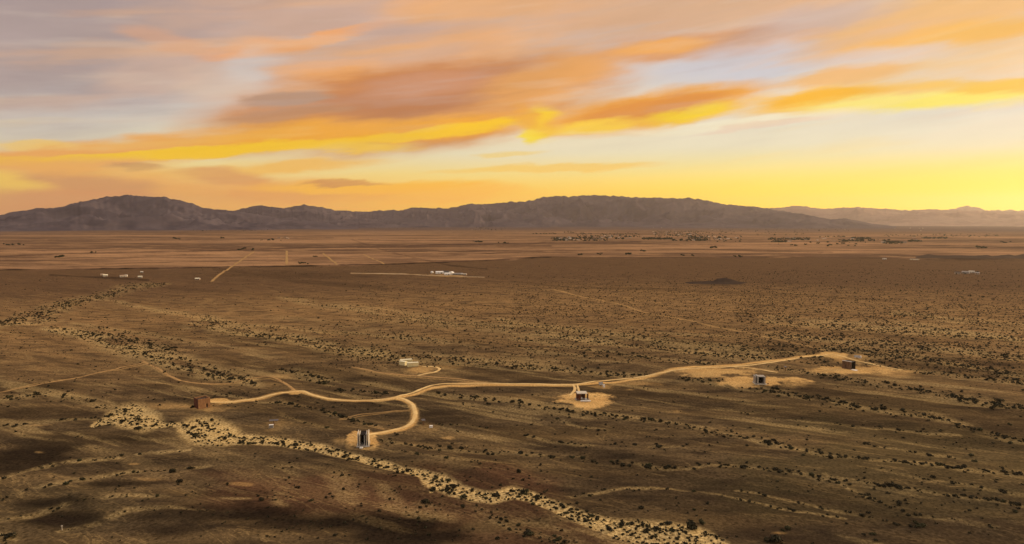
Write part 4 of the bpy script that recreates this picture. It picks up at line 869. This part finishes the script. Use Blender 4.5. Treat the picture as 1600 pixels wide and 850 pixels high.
scatter(800, 1250, (430, 425), (500, 500), 4600, .72, .05, 33)
scatter(1150, 1600, (500, 500), (560, 600), 3800, .8, .45, 34)
scatter(0, 560, (430, 440), (560, 540), 2300, .65, .6, 35)
scatter(500, 1150, (500, 520), (575, 570), 2600, .7, .5, 36)
scatter(0, 600, (560, 560), (640, 640), 420, .65, .8, 37)
scatter(600, 1600, (600, 600), (700, 700), 300, .75, .8, 38)
scatter(0, 800, (690, 690), (850, 850), 200, .65, .8, 39)
scatter(800, 1600, (690, 690), (850, 850), 260, .75, .8, 40)
scatter(300, 1600, (415, 405), (440, 430), 4200, .62, .1, 42)
scatter(400, 900, (720, 720), (850, 850), 140, .6, .5, 43)
special = [(1083,825,3.6),(1097,818,2.0),(1207,846,4.2),(704,701,2.3),(1268,743,2.2),(1231,827,2.0),(1299,716,1.9),(1516,778,1.6),(763,710,1.6),(215,671,2.6),(352,686,2.2),(1480,731,1.9),(1594,741,1.9),(1560,679,1.9),(1579,693,1.9),(1578,664,1.6),(300,637,1.9),(18,838,2.6)]
cand = [c for c in cand if c[1] > 347]
C = np.array(cand); 
XY = np.array([gp(a, b_) for a, b_ in C[:, :2]])
fl = fields(XY[:, 0], XY[:, 1]); ok = (fl[3] < .28 + .35 * rng.random(len(C)) * 0) 
KEEP_OFF = [(300,330,622,642),(558,580,672,702),(898,922,612,629),(1176,1198,584,603),(1314,1350,562,583),(622,656,559,575),(421,437,654,669),(659,677,657,669),(934,947,599,607),(1334,1346,553,562)]
for (a, b_, c_, d_) in KEEP_OFF: ok &= ~((C[:, 0] > a) & (C[:, 0] < b_) & (C[:, 1] > c_) & (C[:, 1] < d_))
C, XY = C[ok], XY[ok]
inw = fl[2][ok]
Z = hgt(XY[:, 0], XY[:, 1]) - inw * .35
size = C[:, 2] * np.clip(1.05 + 0 * C[:, 2], .3, 2); dist_ = np.hypot(XY[:, 0], XY[:, 1])
size = np.clip(size, .3, 2.1) * np.where(C[:, 1] > 670, .84, np.where(C[:, 1] < 590, .80, .92))
inframe = (C[:, 0] > 2) & (C[:, 0] < 1598) & (C[:, 1] < 846)
score = np.where(inframe, size / dist_, 0); order = np.argsort(-score)
print('bushes', len(C))
variants = [mesh_of('bush_foliage', *blob_cloud(500 + i, 170, 1.0, .15, .72), M['bush'] if i % 4 else M['olive']) for i in range(10)]
stem_b = MB()
for i in range(7):
    a = i * .9; stem_b.bar((0, 0, -.05), (math.cos(a) * .42, math.sin(a) * .42, .62), .03)
stem_o = stem_b.build('stems', M['bark']); stem_me = stem_o.data; bpy.data.objects.remove(stem_o)
def bush(x, y, z, s_, label, group, name='desert_bush'):
    e = empty(name, (x, y, z), rnd.uniform(0, 6.28)); e.scale = (s_, s_ * rnd.uniform(.8, 1.1), s_ * rnd.uniform(.8, 1.1)); tag(e, label, 'bush', group)
    for nm, me in (('foliage', rnd.choice(variants)), ('stems', stem_me)):
        o = bpy.data.objects.new(nm, me); link(o); o.parent = e
SL = ['big round dark bush on the pale sand near the lower tip of the main wash','medium dark bush just up and left of the biggest bush in the main wash','very large dark bush cut by the bottom edge right of the main wash','dark round bush alone right of the looping track pavilion','dark bush at the left start of the long lower right runnel','round bush on the plain right of the bottom edge bush','plump bush in the long runnel right of centre','low wide bush in the lowest right hand runnel','dark bush in the runnel right of the portal pavilion','largest bush inside the leftmost pale wash pool','dark bush on the right rim of the second pale wash pool','twin bush in the right hand runnel near the frame edge','dark bush at the right frame edge in the long runnel','wide bush on the upper right runnel','dark bush at the right end of the upper right runnel','lone wide bush at the right above the upper runnel end','dark bush against the left wall of the rust brown pavilion','green bush in the bottom left corner']
for (x_, y_, s_), lb in zip(special, SL):
    x, y, z = gpt(x_, y_); bush(x, y, z - .1, s_ * .82, lb, None)
zones = [('in the pale main wash', lambda a, b_, w_: w_ > .55), ('on the dark ground at the lower left', lambda a, b_, w_: a < 420), ('on the reddish ground below the main wash', lambda a, b_, w_: a < 860 and b_ > 720),
         ('along the runnels right of the portal pavilion', lambda a, b_, w_: a < 860), ('along the runnels below the round clearing', lambda a, b_, w_: a < 1200), ('along the runnels at the lower right', lambda a, b_, w_: True)]
top = order[:282]
for i in top:
    z_ = next(q for q, fn in zones if fn(C[i, 0], C[i, 1], inw[i]))
    bush(XY[i, 0], XY[i, 1], Z[i] - .08, size[i], 'small dark desert bush ' + z_, 'desert bushes ' + z_)
rest = order[282:]
lods = [blob_cloud(700 + i, 34, 1.0, .27, .72) for i in range(8)]
Vs, Fs, off = [], [], 0
for i in rest:
    V, Fq = lods[rng.integers(8)]; a = rng.random() * 6.28; ca_, sa_ = math.cos(a), math.sin(a); s_ = size[i]
    Vs.append(np.column_stack([(V[:, 0] * ca_ - V[:, 1] * sa_) * s_ + XY[i, 0], (V[:, 0] * sa_ + V[:, 1] * ca_) * s_ + XY[i, 1], V[:, 2] * s_ + Z[i] - .05])); Fs.append(Fq + off); off += len(V)
o = arrmesh('desert_scrub', np.vstack(Vs), np.vstack(Fs), M['bush']); tag(o, 'thousands of small dark bushes spread over the desert plain', 'scrub', kind='stuff')
